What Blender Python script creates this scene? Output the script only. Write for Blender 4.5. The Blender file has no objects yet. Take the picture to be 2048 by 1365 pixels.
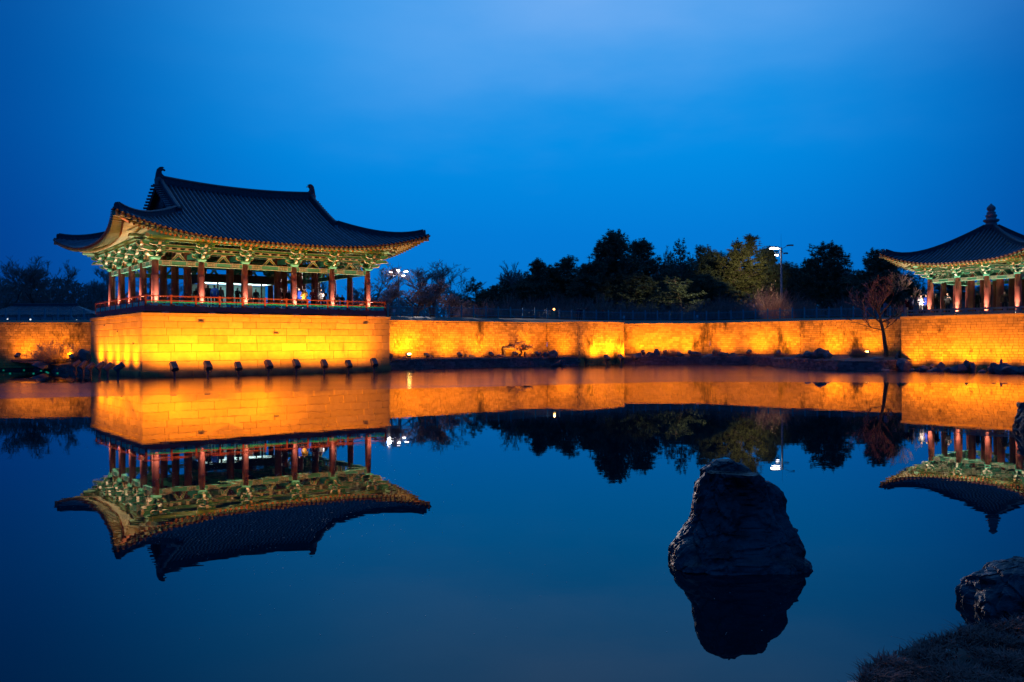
import bpy, bmesh, math, random
from mathutils import Vector, Matrix, noise
R = random.Random(11)
PI = math.pi
rad = math.radians
sc = bpy.context.scene
COL = sc.collection

# ------------------------------------------------------------------ camera
F_PX, PITCH, ROLL, CAM_H = 1717.63, 0.0030, -0.00447, 2.2
cp, sp, cr, sr = math.cos(PITCH), math.sin(PITCH), math.cos(ROLL), math.sin(ROLL)
cam = bpy.data.cameras.new('camera')
cam.sensor_width = 36.0
cam.lens = F_PX / 2048 * 36
cam.clip_start, cam.clip_end = 0.1, 6000
camo = bpy.data.objects.new('camera', cam)
COL.objects.link(camo)
_r0, _u0, _f = Vector((1, 0, 0)), Vector((0, -sp, cp)), Vector((0, cp, sp))
_r, _u = _r0 * cr + _u0 * sr, _u0 * cr - _r0 * sr
camo.matrix_world = Matrix(((_r.x, _u.x, -_f.x, 0), (_r.y, _u.y, -_f.y, 0), (_r.z, _u.z, -_f.z, CAM_H), (0, 0, 0, 1)))
sc.camera = camo

def ray(px, py):
    x, y = px - 1024, py - 682.5
    a, b = x * cr + y * sr, -x * sr + y * cr
    d = (a / F_PX, 1.0, -b / F_PX)
    return Vector((d[0], d[1] * cp - d[2] * sp, d[1] * sp + d[2] * cp))
def at(px, py, Y):
    d = ray(px, py)
    return Vector((0, 0, CAM_H)) + d * (Y / d.y)
def onz(px, py, z):
    d = ray(px, py)
    return Vector((0, 0, CAM_H)) + d * ((z - CAM_H) / d.z)

# ------------------------------------------------------------------ sky, exposure
world = bpy.data.worlds.new('World')
sc.world = world
world.use_nodes = True
wt = world.node_tree
for n in list(wt.nodes):
    wt.nodes.remove(n)
def wn(t, **k):
    n = wt.nodes.new(t)
    for a, b in k.items():
        setattr(n, a, b)
    return n
def wmath(op, a, b=None, clamp=False):
    n = wn('ShaderNodeMath', operation=op, use_clamp=clamp)
    for i, v in enumerate((a, b)):
        if v is None:
            continue
        if isinstance(v, (int, float)):
            n.inputs[i].default_value = v
        else:
            wt.links.new(v, n.inputs[i])
    return n.outputs[0]
tc = wn('ShaderNodeTexCoord')
sx = wn('ShaderNodeSeparateXYZ')
wt.links.new(tc.outputs['Generated'], sx.inputs[0])
elev = wmath('ABSOLUTE', sx.outputs[2])
# dusk colour by height above the horizon
ramp = wn('ShaderNodeValToRGB')
wt.links.new(elev, ramp.inputs[0])
stops = [(0.0, (0.000, 0.150, 0.56)), (0.125, (0.000, 0.200, 0.68)), (0.215, (0.000, 0.265, 0.78)), (0.32, (0.0, 0.300, 0.82)), (1.0, (0.0, 0.30, 0.80))]
ramp.color_ramp.elements[0].position, ramp.color_ramp.elements[0].color = stops[0][0], (*stops[0][1], 1)
ramp.color_ramp.elements[1].position, ramp.color_ramp.elements[1].color = stops[-1][0], (*stops[-1][1], 1)
for p, c in stops[1:-1]:
    e = ramp.color_ramp.elements.new(p)
    e.color = (*c, 1)
# the afterglow lies ahead; away from it the dusk sky deepens
az = wmath('ARCTAN2', sx.outputs[0], sx.outputs[1])
dz = wmath('DIVIDE', wmath('SUBTRACT', az, 0.05), 0.50)
dz = wmath('MULTIPLY', dz, dz)
fall = wmath('ADD', 0.36, wmath('MULTIPLY', 0.64, wmath('EXPONENT', wmath('MULTIPLY', wmath('MULTIPLY', dz, dz), -1.0))))
fcol = wn('ShaderNodeCombineColor')
wt.links.new(wmath('POWER', fall, 2.0), fcol.inputs[0])
wt.links.new(wmath('POWER', fall, 1.55), fcol.inputs[1])
wt.links.new(fall, fcol.inputs[2])
# thin high cloud veil, brightest over the afterglow
nz = wn('ShaderNodeTexNoise')
mp = wn('ShaderNodeMapping')
mp.inputs['Scale'].default_value = (2.2, 2.2, 6.5)
wt.links.new(tc.outputs['Generated'], mp.inputs[0])
wt.links.new(mp.outputs[0], nz.inputs[0])
nz.inputs['Scale'].default_value = 1.5
nz.inputs['Detail'].default_value = 5
da = wmath('DIVIDE', wmath('SUBTRACT', az, 0.10), 0.31)
side = wmath('EXPONENT', wmath('MULTIPLY', wmath('MULTIPLY', da, da), -1.0))
cl0 = wn('ShaderNodeMapRange', interpolation_type='SMOOTHSTEP')
wt.links.new(wmath('ADD', elev, wmath('MULTIPLY', wmath('SUBTRACT', nz.outputs[0], 0.5), 0.20)), cl0.inputs[0])
for i, v in ((1, 0.205), (2, 0.46), (3, 0.0), (4, 0.92)):
    cl0.inputs[i].default_value = v
veil_f = wmath('MULTIPLY', cl0.outputs[0], side)
mul = wn('ShaderNodeMix', data_type='RGBA', blend_type='MULTIPLY')
mul.inputs[0].default_value = 1
wt.links.new(ramp.outputs[0], mul.inputs[6])
wt.links.new(fcol.outputs[0], mul.inputs[7])
veil = wn('ShaderNodeMix', data_type='RGBA')
wt.links.new(veil_f, veil.inputs[0])
wt.links.new(mul.outputs[2], veil.inputs[6])
veil.inputs[7].default_value = (0.20, 0.45, 0.90, 1)
sky = wn('ShaderNodeTexSky', sky_type='NISHITA', sun_disc=False)
sky.sun_elevation, sky.sun_rotation = rad(-5), rad(4)
skym = wn('ShaderNodeMix', data_type='RGBA', blend_type='ADD')
skym.inputs[0].default_value = 0.01
wt.links.new(veil.outputs[2], skym.inputs[6])
wt.links.new(sky.outputs[0], skym.inputs[7])
bg = wn('ShaderNodeBackground')
wt.links.new(skym.outputs[2], bg.inputs[0])
bg.inputs[1].default_value = 1.0
wo = wn('ShaderNodeOutputWorld')
wt.links.new(bg.outputs[0], wo.inputs[0])

vs = sc.view_settings
vs.view_transform, vs.look, vs.exposure, vs.gamma = 'Standard', 'None', 0.0, 1.0
vs.use_curve_mapping = False
sc.render.engine = 'CYCLES'
cy = sc.cycles
cy.use_denoising = True
try:
    cy.denoiser = 'OPENIMAGEDENOISE'
except Exception:
    pass
cy.max_bounces, cy.diffuse_bounces, cy.glossy_bounces, cy.transmission_bounces, cy.transparent_max_bounces = 6, 2, 3, 3, 6
cy.caustics_reflective = cy.caustics_refractive = False
cy.sample_clamp_indirect = 4.0

# ------------------------------------------------------------------ materials
MATS = {}
def mat(name, col, rough=0.8, var=0.0, nscale=4.0, dark=None, dscale=0.7, dthr=(0.5, 0.7), island=0.0, orand=0.0, bump=0.0, bscale=20.0, stretch=(1, 1, 1), metal=0.0, spec=0.5, wet=False):
    m = bpy.data.materials.new(name)
    m.use_nodes = True
    t = m.node_tree
    b = t.nodes['Principled BSDF']
    b.inputs['Roughness'].default_value = rough
    b.inputs['Metallic'].default_value = metal
    b.inputs['Specular IOR Level'].default_value = spec
    L = t.links.new
    def val(src, lo, hi):
        r = t.nodes.new('ShaderNodeMapRange')
        L(src, r.inputs[0])
        r.inputs[3].default_value, r.inputs[4].default_value = lo, hi
        return r.outputs[0]
    def mulc(c, f):
        x = t.nodes.new('ShaderNodeMix')
        x.data_type, x.blend_type = 'RGBA', 'MULTIPLY'
        x.inputs[0].default_value = 1
        L(c, x.inputs[6])
        L(f, x.inputs[7])
        return x.outputs[2]
    rgb = t.nodes.new('ShaderNodeRGB')
    rgb.outputs[0].default_value = (*col, 1)
    c = rgb.outputs[0]
    tcn = t.nodes.new('ShaderNodeTexCoord')
    geo = t.nodes.new('ShaderNodeNewGeometry')
    if var:
        n = t.nodes.new('ShaderNodeTexNoise')
        n.inputs['Scale'].default_value, n.inputs['Detail'].default_value = nscale, 6
        L(geo.outputs['Position'], n.inputs[0])
        r = t.nodes.new('ShaderNodeMapRange')
        L(n.outputs[0], r.inputs[0])
        for i, v in ((1, .25), (2, .75), (3, 1 - var), (4, 1 + var)):
            r.inputs[i].default_value = v
        c = mulc(c, r.outputs[0])
    if island:
        c = mulc(c, val(geo.outputs['Random Per Island'], 1 - island, 1 + island))
    if orand:
        oi = t.nodes.new('ShaderNodeObjectInfo')
        c = mulc(c, val(oi.outputs['Random'], 1 - orand, 1 + orand))
    if dark:
        mpn = t.nodes.new('ShaderNodeMapping')
        mpn.inputs['Scale'].default_value = stretch
        L(geo.outputs['Position'], mpn.inputs[0])
        n = t.nodes.new('ShaderNodeTexNoise')
        n.inputs['Scale'].default_value, n.inputs['Detail'].default_value, n.inputs['Roughness'].default_value = dscale, 7, 0.65
        L(mpn.outputs[0], n.inputs[0])
        r = t.nodes.new('ShaderNodeMapRange')
        r.interpolation_type = 'SMOOTHSTEP'
        L(n.outputs[0], r.inputs[0])
        r.inputs[1].default_value, r.inputs[2].default_value = dthr
        x = t.nodes.new('ShaderNodeMix')
        x.data_type = 'RGBA'
        L(r.outputs[0], x.inputs[0])
        L(c, x.inputs[6])
        x.inputs[7].default_value = (*dark, 1)
        c = x.outputs[2]
    if wet:                      # dark algae band left by the pond on the lowest course
        sp_ = t.nodes.new('ShaderNodeSeparateXYZ')
        L(geo.outputs['Position'], sp_.inputs[0])
        n = t.nodes.new('ShaderNodeTexNoise')
        n.inputs['Scale'].default_value, n.inputs['Detail'].default_value = .9, 6
        L(geo.outputs['Position'], n.inputs[0])
        ad = t.nodes.new('ShaderNodeMath')
        ad.operation = 'MULTIPLY_ADD'
        L(n.outputs[0], ad.inputs[0])
        ad.inputs[1].default_value = -.75
        L(sp_.outputs[2], ad.inputs[2])
        r = t.nodes.new('ShaderNodeMapRange')
        L(ad.outputs[0], r.inputs[0])
        for i, v in ((1, -.36), (2, .02), (3, .8), (4, 0)):
            r.inputs[i].default_value = v
        x = t.nodes.new('ShaderNodeMix')
        x.data_type = 'RGBA'
        L(r.outputs[0], x.inputs[0])
        L(c, x.inputs[6])
        x.inputs[7].default_value = (.085, .06, .04, 1)
        c = x.outputs[2]
    L(c, b.inputs['Base Color'])
    if bump:
        n = t.nodes.new('ShaderNodeTexNoise')
        n.inputs['Scale'].default_value, n.inputs['Detail'].default_value = bscale, 8
        L(geo.outputs['Position'], n.inputs[0])
        bn = t.nodes.new('ShaderNodeBump')
        bn.inputs['Strength'].default_value, bn.inputs['Distance'].default_value = bump, 0.05
        L(n.outputs[0], bn.inputs['Height'])
        L(bn.outputs[0], b.inputs['Normal'])
    MATS[name] = m
    return m
def emit(name, col, s):
    m = bpy.data.materials.new(name)
    m.use_nodes = True
    b = m.node_tree.nodes['Principled BSDF']
    b.inputs['Base Color'].default_value = (*col, 1)
    b.inputs['Emission Color'].default_value = (*col, 1)
    b.inputs['Emission Strength'].default_value = s
    MATS[name] = m
    return m
M = MATS
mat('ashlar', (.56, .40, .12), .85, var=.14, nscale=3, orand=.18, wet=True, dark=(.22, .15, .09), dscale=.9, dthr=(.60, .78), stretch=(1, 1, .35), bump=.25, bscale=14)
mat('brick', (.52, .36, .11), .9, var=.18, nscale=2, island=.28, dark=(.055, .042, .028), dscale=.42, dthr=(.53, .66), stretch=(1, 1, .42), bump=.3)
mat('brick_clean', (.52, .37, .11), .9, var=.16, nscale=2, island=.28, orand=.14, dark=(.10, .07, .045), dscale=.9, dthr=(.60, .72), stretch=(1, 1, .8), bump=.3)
mat('mortar', (.10, .08, .06), .95, var=.2)
mat('ledge_stone', (.24, .20, .19), .9, var=.25, nscale=3, island=.35, bump=.4)
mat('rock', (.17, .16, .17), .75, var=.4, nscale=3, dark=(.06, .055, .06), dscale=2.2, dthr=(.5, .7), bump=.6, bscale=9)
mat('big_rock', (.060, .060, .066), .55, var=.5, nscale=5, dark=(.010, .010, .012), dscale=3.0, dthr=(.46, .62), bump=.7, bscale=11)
mat('roof_tile', (.12, .13, .15), .5, var=.4, nscale=3, orand=.22, dark=(.26, .26, .28), dscale=3.5, dthr=(.60, .74))
mat('roof_bed', (.014, .015, .018), .8, var=.3)
mat('ridge_tile', (.07, .075, .085), .6, var=.4, nscale=6, dark=(.14, .14, .15), dscale=6, dthr=(.6, .7))
mat('lime', (.45, .44, .42), .9, var=.2)
mat('red_wood', (.27, .062, .036), .55, var=.18, nscale=2.5, stretch=(1, 1, .2), bump=.1)
mat('dark_wood', (.11, .035, .028), .65, var=.2)
mat('skirt_wood', (.22, .07, .09), .65, var=.2)
mat('rail_wood', (.30, .085, .035), .6, var=.2)
mat('green_paint', (.055, .31, .17), .6, var=.2, nscale=6)
mat('olive_paint', (.10, .19, .08), .6, var=.2, nscale=6)
mat('pale_paint', (.52, .50, .34), .65, var=.1)
mat('soffit_paint', (.16, .38, .22), .7, var=.15)
mat('rafter_paint', (.30, .30, .15), .6, var=.2, orand=.15)
mat('rafter_end', (.55, .24, .09), .6, var=.1)
mat('teal_paint', (.01, .72, .70), .6, var=.1)
mat('plank_red', (.10, .03, .028), .75, var=.3)
mat('stone_grey', (.30, .27, .25), .85, var=.2, bump=.3)
mat('flood_metal', (.085, .09, .11), .55, var=.25, nscale=9, dark=(.16, .15, .14), dscale=8, dthr=(.55, .7))
mat('steel', (.30, .36, .36), .5, metal=.3)
mat('fence_paint', (.03, .36, .40), .55, var=.1)
mat('bark', (.13, .10, .08), .9, var=.3, nscale=6)
mat('twig', (.34, .23, .19), .9, var=.25)
mat('twig_red', (.36, .23, .19), .9, var=.25)
mat('plum_twig', (.36, .26, .23), .9, var=.25)
mat('needle', (.10, .15, .08), .75, var=.35, nscale=1.5)
mat('needle_lamplit', (.085, .10, .03), .75, var=.35, nscale=1.5)  # yellow lamplight put into the needle colour of the lit pine
mat('dry_grass', (.13, .095, .06), .95, var=.35, nscale=5)
mat('grass_blade', (.27, .085, .06), .9, var=.6, nscale=5, island=.45)
mat('soil', (.10, .07, .058), .95, var=.3, nscale=3, bump=.4)
mat('hill', (.03, .04, .045), 1.0, var=.3, nscale=.02)
mat('white_wall', (.55, .55, .52), .8, var=.1)
mat('booth_wood', (.075, .04, .03), .6, var=.2)
mat('booth_inside', (.25, .42, .42), .7, var=.1)
mat('skin', (.50, .30, .21), .6)
mat('hair', (.012, .010, .010), .6)
mat('sign_white', (.75, .75, .78), .6)
mat('fleck', (.42, .44, .46), .7)
emit('lamp_white', (1.0, .93, 1.0), 14)
emit('lamp_tube', (.85, 1.0, .92), 3.2)
emit('lamp_sodium', (1.0, .58, .12), 26)
emit('lamp_amber', (1.0, .40, .08), 9)
emit('glint_green', (.02, .9, .45), .45)  # glow of the green glints on the water, no lamp there
emit('lamp_small', (.9, .95, 1.0), 2.2)
emit('phone_light', (1, .95, 1), 6)
gl = bpy.data.materials.new('booth_glass')
gl.use_nodes = True
gb = gl.node_tree.nodes['Principled BSDF']
gb.inputs['Base Color'].default_value = (.8, .95, .95, 1)
gb.inputs['Roughness'].default_value = .03
gb.inputs['Transmission Weight'].default_value = 1
gb.inputs['IOR'].default_value = 1.05
M['booth_glass'] = gl

# pond water: calm by the near bank, wind-ruffled in a strip before the far walls
wm = bpy.data.materials.new('pond_water')
wm.use_nodes = True
t = wm.node_tree
b = t.nodes['Principled BSDF']
b.inputs['Base Color'].default_value = (.0, .010, .018, 1)
b.inputs['IOR'].default_value = 1.36
b.inputs['Specular IOR Level'].default_value = 0.5
b.inputs['Specular Tint'].default_value = (.55, .92, 1.0, 1)
geo = t.nodes.new('ShaderNodeNewGeometry')
sep = t.nodes.new('ShaderNodeSeparateXYZ')
t.links.new(geo.outputs['Position'], sep.inputs[0])
def tm(op, a, b_=None, clamp=False):
    n = t.nodes.new('ShaderNodeMath')
    n.operation, n.use_clamp = op, clamp
    for i, v in enumerate((a, b_)):
        if v is None:
            continue
        if isinstance(v, (int, float)):
            n.inputs[i].default_value = v
        else:
            t.links.new(v, n.inputs[i])
    return n.outputs[0]
nx = t.nodes.new('ShaderNodeTexNoise')
nx.inputs['Scale'].default_value, nx.inputs['Detail'].default_value = .05, 2
t.links.new(geo.outputs['Position'], nx.inputs[0])
wob = tm('MULTIPLY', tm('SUBTRACT', nx.outputs[0], .5), 5.0)
# near limit of the ruffled strip:  Y = 38.5 + .33*X (left) bending to flat 47
lim = tm('MINIMUM', tm('ADD', tm('MULTIPLY', sep.outputs[0], .42), 44.0), tm('SUBTRACT', 48.5, tm('MULTIPLY', sep.outputs[0], .10)))
near = tm('MULTIPLY', tm('SUBTRACT', tm('ADD', sep.outputs[1], wob), lim), 1.6, True)
# sheltered calm water in the corner left of the big pavilion
shel = tm('MULTIPLY', tm('SUBTRACT', tm('ADD', tm('MULTIPLY', tm('ADD', sep.outputs[0], 24.5), -1.0), 0.0), 0.0), .6, True)
farc = tm('MULTIPLY', tm('SUBTRACT', sep.outputs[1], 50.0), .9, True)
mask = tm('MULTIPLY', near, tm('SUBTRACT', 1.0, tm('MULTIPLY', shel, farc)))
n2 = t.nodes.new('ShaderNodeTexNoise')
n2.inputs['Scale'].default_value = .22
mp2 = t.nodes.new('ShaderNodeMapping')
mp2.inputs['Scale'].default_value = (.35, 1.6, 1)
t.links.new(geo.outputs['Position'], mp2.inputs[0])
t.links.new(mp2.outputs[0], n2.inputs[0])
rough = tm('ADD', .004, tm('MULTIPLY', mask, tm('ADD', .085, tm('MULTIPLY', n2.outputs[0], .10))))
t.links.new(rough, b.inputs['Roughness'])
n3 = t.nodes.new('ShaderNodeTexNoise')
n3.inputs['Scale'].default_value, n3.inputs['Detail'].default_value = 1.3, 3
mp3 = t.nodes.new('ShaderNodeMapping')
mp3.inputs['Scale'].default_value = (.7, 1.3, 1)
t.links.new(geo.outputs['Position'], mp3.inputs[0])
t.links.new(mp3.outputs[0], n3.inputs[0])
bn = t.nodes.new('ShaderNodeBump')
bn.inputs['Strength'].default_value, bn.inputs['Distance'].default_value = .045, .02
t.links.new(n3.outputs[0], bn.inputs['Height'])
t.links.new(bn.outputs[0], b.inputs['Normal'])
M['pond_water'] = wm

def nvec(p):
    return Vector((noise.noise(p), noise.noise(p + Vector((17.3, 5.1, 9.7))), noise.noise(p + Vector((-8.2, 21.9, 3.3)))))
# ------------------------------------------------------------------ mesh helpers
class MB:
    def __init__(s):
        s.v, s.f, s.m = [], [], []
    def add(s, vs_, fs_, m=0):
        o = len(s.v)
        s.v.extend([tuple(p) for p in vs_])
        for q in fs_:
            s.f.append(tuple(i + o for i in q))
            s.m.append(m)
    def box(s, x0, x1, y0, y1, z0, z1, m=0):
        s.add([(x0, y0, z0), (x1, y0, z0), (x1, y1, z0), (x0, y1, z0), (x0, y0, z1), (x1, y0, z1), (x1, y1, z1), (x0, y1, z1)],
              [(0, 3, 2, 1), (4, 5, 6, 7), (0, 1, 5, 4), (1, 2, 6, 5), (2, 3, 7, 6), (3, 0, 4, 7)], m)
    def beam(s, p, q, w, h, m=0, up=(0, 0, 1)):
        p, q, up = Vector(p), Vector(q), Vector(up)
        d = (q - p)
        if d.length < 1e-6:
            return
        d.normalize()
        sd = d.cross(up)
        if sd.length < 1e-5:
            sd = Vector((1, 0, 0))
        sd.normalize()
        u = sd.cross(d)
        a, c = sd * w / 2, u * h / 2
        s.add([p - a - c, p + a - c, p + a + c, p - a + c, q - a - c, q + a - c, q + a + c, q - a + c],
              [(0, 1, 2, 3), (7, 6, 5, 4), (0, 4, 5, 1), (1, 5, 6, 2), (2, 6, 7, 3), (3, 7, 4, 0)], m)
    def tube(s, pts, rs, n=6, m=0, caps=True, mcap=None):
        pts = [Vector(p) for p in pts]
        k = len(pts)
        vs_, fs_ = [], []
        ref = None
        for i, p in enumerate(pts):
            d = (pts[min(i + 1, k - 1)] - pts[max(i - 1, 0)])
            d = d.normalized() if d.length > 1e-9 else Vector((0, 0, 1))
            if ref is None:
                ref = Vector((0, 0, 1)) if abs(d.z) < .9 else Vector((1, 0, 0))
            a = d.cross(ref)
            if a.length < 1e-4:
                a = d.cross(Vector((.3, .8, .2)))
            a.normalize()
            c = a.cross(d)
            ref = c
            r = rs[i] if hasattr(rs, '__len__') else rs
            for j in range(n):
                w = 2 * PI * j / n
                vs_.append(p + a * math.cos(w) * r + c * math.sin(w) * r)
        for i in range(k - 1):
            for j in range(n):
                fs_.append((i * n + j, i * n + (j + 1) % n, (i + 1) * n + (j + 1) % n, (i + 1) * n + j))
        s.add(vs_, fs_, m)
        if caps:
            s.add([vs_[j] for j in range(n)], [tuple(range(n))[::-1]], m if mcap is None else mcap)
            s.add(vs_[-n:], [tuple(range(n))], m if mcap is None else mcap)
    def prism(s, poly, off, m=0):
        """poly: list of 3d points (planar), off: extrusion vector"""
        n = len(poly)
        off = Vector(off)
        a = [Vector(p) - off / 2 for p in poly]
        c = [Vector(p) + off / 2 for p in poly]
        s.add(a + c, [tuple(range(n))[::-1], tuple(range(n, 2 * n))] + [(i, (i + 1) % n, n + (i + 1) % n, n + i) for i in range(n)], m)
    def sweep(s, path, prof, m=0, up=Vector((0, 0, 1))):
        """prof: closed list of (side, up)"""
        path = [Vector(p) for p in path]
        k, n = len(path), len(prof)
        vs_ = []
        for i, p in enumerate(path):
            d = (path[min(i + 1, k - 1)] - path[max(i - 1, 0)]).normalized()
            sd = d.cross(up).normalized()
            u = sd.cross(d)
            for (a, c) in prof:
                vs_.append(p + sd * a + u * c)
        fs_ = [(i * n + j, i * n + (j + 1) % n, (i + 1) * n + (j + 1) % n, (i + 1) * n + j) for i in range(k - 1) for j in range(n)]
        fs_ += [tuple(range(n))[::-1], tuple(range((k - 1) * n, k * n))]
        s.add(vs_, fs_, m)
    def sheet(s, rows, m=0):
        k, n = len(rows), len(rows[0])
        s.add([p for r in rows for p in r], [(i * n + j, i * n + j + 1, (i + 1) * n + j + 1, (i + 1) * n + j) for i in range(k - 1) for j in range(n - 1)], m)
    def lathe(s, prof, n=12, c=(0, 0, 0), m=0):
        vs_, fs_ = [], []
        for (r, z) in prof:
            for j in range(n):
                w = 2 * PI * j / n
                vs_.append((c[0] + r * math.cos(w), c[1] + r * math.sin(w), c[2] + z))
        for i in range(len(prof) - 1):
            for j in range(n):
                fs_.append((i * n + j, i * n + (j + 1) % n, (i + 1) * n + (j + 1) % n, (i + 1) * n + j))
        fs_ += [tuple(range(n))[::-1], tuple(range((len(prof) - 1) * n, len(prof) * n))]
        s.add(vs_, fs_, m)
    def mesh(s, name, mats, smooth=False):
        me = bpy.data.meshes.new(name)
        me.from_pydata(s.v, [], s.f)
        if isinstance(mats, str):
            mats = [mats]
        for q in mats:
            me.materials.append(M[q])
        if len(mats) > 1:
            me.polygons.foreach_set('material_index', s.m)
        if smooth:
            me.polygons.foreach_set('use_smooth', [True] * len(me.polygons))
        me.update()
        return me
    def build(s, name, mats, parent=None, smooth=False):
        return place(name, s.mesh(name, mats, smooth), parent)
ROOTZ = {}
def place(name, me, parent=None, mw=None):
    o = bpy.data.objects.new(name, me)
    COL.objects.link(o)
    if parent is not None:
        o.parent = parent
        z = ROOTZ.get(parent.name)
        if z:
            o.matrix_parent_inverse = Matrix.Translation((0, 0, -z))
    if mw is not None:
        o.matrix_basis = mw
    return o
def tag(o, label=None, cat=None, group=None, kind=None):
    for k, v in (('label', label), ('category', cat), ('group', group), ('kind', kind)):
        if v:
            o[k] = v
    return o
def thing(name, label, cat, loc=(0, 0, 0), rz=0, group=None, absz=False):
    """absz: children give heights in world z"""
    o = bpy.data.objects.new(name, None)
    COL.objects.link(o)
    o.empty_display_size = .3
    o.location, o.rotation_euler = loc, (0, 0, rz)
    if absz:
        ROOTZ[o.name] = loc[2]
    return tag(o, label, cat, group)
def copy_tree(root, loc, rz=0.0, sc_=(1, 1, 1), label=None, group=None):
    r = root.copy()
    COL.objects.link(r)
    r.location, r.rotation_euler, r.scale = loc, (0, 0, rz), sc_
    if label:
        r['label'] = label
    if group:
        r['group'] = group
    for ch in root.children:
        c = ch.copy()
        COL.objects.link(c)
        c.parent = r
        for g in ch.children:
            d = g.copy()
            COL.objects.link(d)
            d.parent = c
    return r
def chamfer_block(lx, ly, lz, ch=.012):
    """block with its outer face at y=0, body to +y; chamfered front edges"""
    a, c, y = lx / 2, lz / 2, ly
    v = [(-a + ch, 0, -c + ch), (a - ch, 0, -c + ch), (a - ch, 0, c - ch), (-a + ch, 0, c - ch),
         (-a, ch, -c), (a, ch, -c), (a, ch, c), (-a, ch, c), (-a, y, -c), (a, y, -c), (a, y, c), (-a, y, c)]
    f = [(0, 1, 2, 3)] + [(i, 4 + i, 4 + (i + 1) % 4, (i + 1) % 4) for i in range(4)] + [(4 + i, 8 + i, 8 + (i + 1) % 4, 4 + (i + 1) % 4) for i in range(4)]
    return v, f

SODIUM = (1.0, .28, .002)
def spot(name, loc, target, watts, col, ang=100, blend=.8, size=.12, parent=None):
    l = bpy.data.lights.new(name, 'SPOT')
    l.energy, l.color, l.spot_size, l.spot_blend, l.shadow_soft_size = watts, col, rad(ang), 1.0, size
    o = bpy.data.objects.new(name, l)
    COL.objects.link(o)
    d = Vector(target) - Vector(loc)
    o.rotation_euler = d.to_track_quat('-Z', 'Y').to_euler()
    o.location = loc
    return o
def point(name, loc, watts, col, size=.2):
    l = bpy.data.lights.new(name, 'POINT')
    l.energy, l.color, l.shadow_soft_size = watts, col, size
    o = bpy.data.objects.new(name, l)
    COL.objects.link(o)
    o.location = loc
    return o

# ------------------------------------------------------------------ local frames of the two pavilions
A1, TH1 = Vector((-24.769, 57.477, 0)), 0.657
L1, L2, H1 = 18.86, 15.32, 4.41
A2, TH2 = Vector((30.72, 67.80, 0)), math.atan2(-.792, .611)
H2 = 4.20
def fr(A, th):
    c, s = math.cos(th), math.sin(th)
    return lambda x, y, z=0.0: Vector((A.x + x * c - y * s, A.y + x * s + y * c, z))
G1, G2 = fr(A1, TH1), fr(A2, TH2)

# ================================================================== SETTING
mb = MB()
nx_, ny_ = 60, 60
mb.add([(-900, -200, 0), (900, -200, 0), (900, 600, 0), (-900, 600, 0)], [(0, 1, 2, 3)])
tag(mb.build('pond_water', 'pond_water'), 'dark still pond mirroring the lit walls and sky', kind='structure')

# ground behind the retaining walls: lip, grassy slope, flat park land
WT = 4.32
LW = [(-150, 60), (-46.3, 77.3), (-38.4, 78.6), (-33.0, 79.6), (-27.6, 74.6)]
FW = [(-13.3, 73.45), (3.56, 87.2), (6.5, 84.1), (11.5, 88.2), (12.1, 93.0), (21.2, 92.0), (28.4, 84.5), (38.6, 76.7)]
RW = [(42, 74), (60, 72), (170, 60)]
line = LW + FW + RW
def offs(line, d):
    out = []
    for i, p in enumerate(line):
        a, c = Vector(line[max(i - 1, 0)]), Vector(line[min(i + 1, len(line) - 1)])
        t_ = (c - a).normalized()
        n = Vector((-t_.y, t_.x))
        out.append((p[0] + n.x * d, p[1] + n.y * d))
    return out
in0 = offs(line, .25)
FENCE_PX = [(-300, 640), (0, 641), (190, 640), (400, 634), (713, 631.5), (900, 634), (1100, 638.5), (1150, 640), (1300, 641.5), (1420, 641.6), (1600, 636.5), (1730, 634.5), (1830, 634), (2100, 632)]
FZ = WT + .62
def fence_pt(px_):
    for (a, ya), (c, yc) in zip(FENCE_PX, FENCE_PX[1:]):
        if px_ <= c or c == 2100:
            return onz(px_, ya + (yc - ya) * (px_ - a) / (c - a), FZ)
def px_of(x, y):
    return 1024 + F_PX * x / y
mid = []
for x, y in in0:
    k = max(-300, min(2100, px_of(x, y)))
    q = fence_pt(k)
    mid.append((q.x if abs(x) < 60 else x * 1.1, q.y))
rows = [[Vector((x, y, WT - .03)) for x, y in in0], [Vector((x + (c - x) * .45, y + (e - y) * .45, WT + .30)) for (x, y), (c, e) in zip(in0, mid)], [Vector((x, y, FZ)) for x, y in mid],
        [Vector((x * 1.25, 175, WT + .75)) for x, y in in0], [Vector((x * 8, 1500, WT + .75)) for x, y in in0]]
mb = MB()
mb.sheet(rows)
tag(mb.build('ground', 'dry_grass'), 'dry winter lawn rising behind the retaining walls', kind='structure')
GZ = WT + .70

# low hills at the horizon
mb = MB()
rows = [[], []]
for i in range(61):
    x = -560 + i * 22
    h = 5 + 26 * math.exp(-((x + 240) / 90) ** 2) + 12 * math.exp(-((x + 120) / 60) ** 2) + 10 * math.exp(-((x - 60) / 140) ** 2) + 9 * math.exp(-((x - 330) / 120) ** 2) + 3 * noise.noise((x * .03, 0, 0))
    rows[0].append(Vector((x, 520, 3)))
    rows[1].append(Vector((x, 620, 3 + h)))
mb.sheet(rows)
tag(mb.build('hill', 'hill', smooth=True), 'low dark wooded hill on the horizon', kind='structure')

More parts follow.
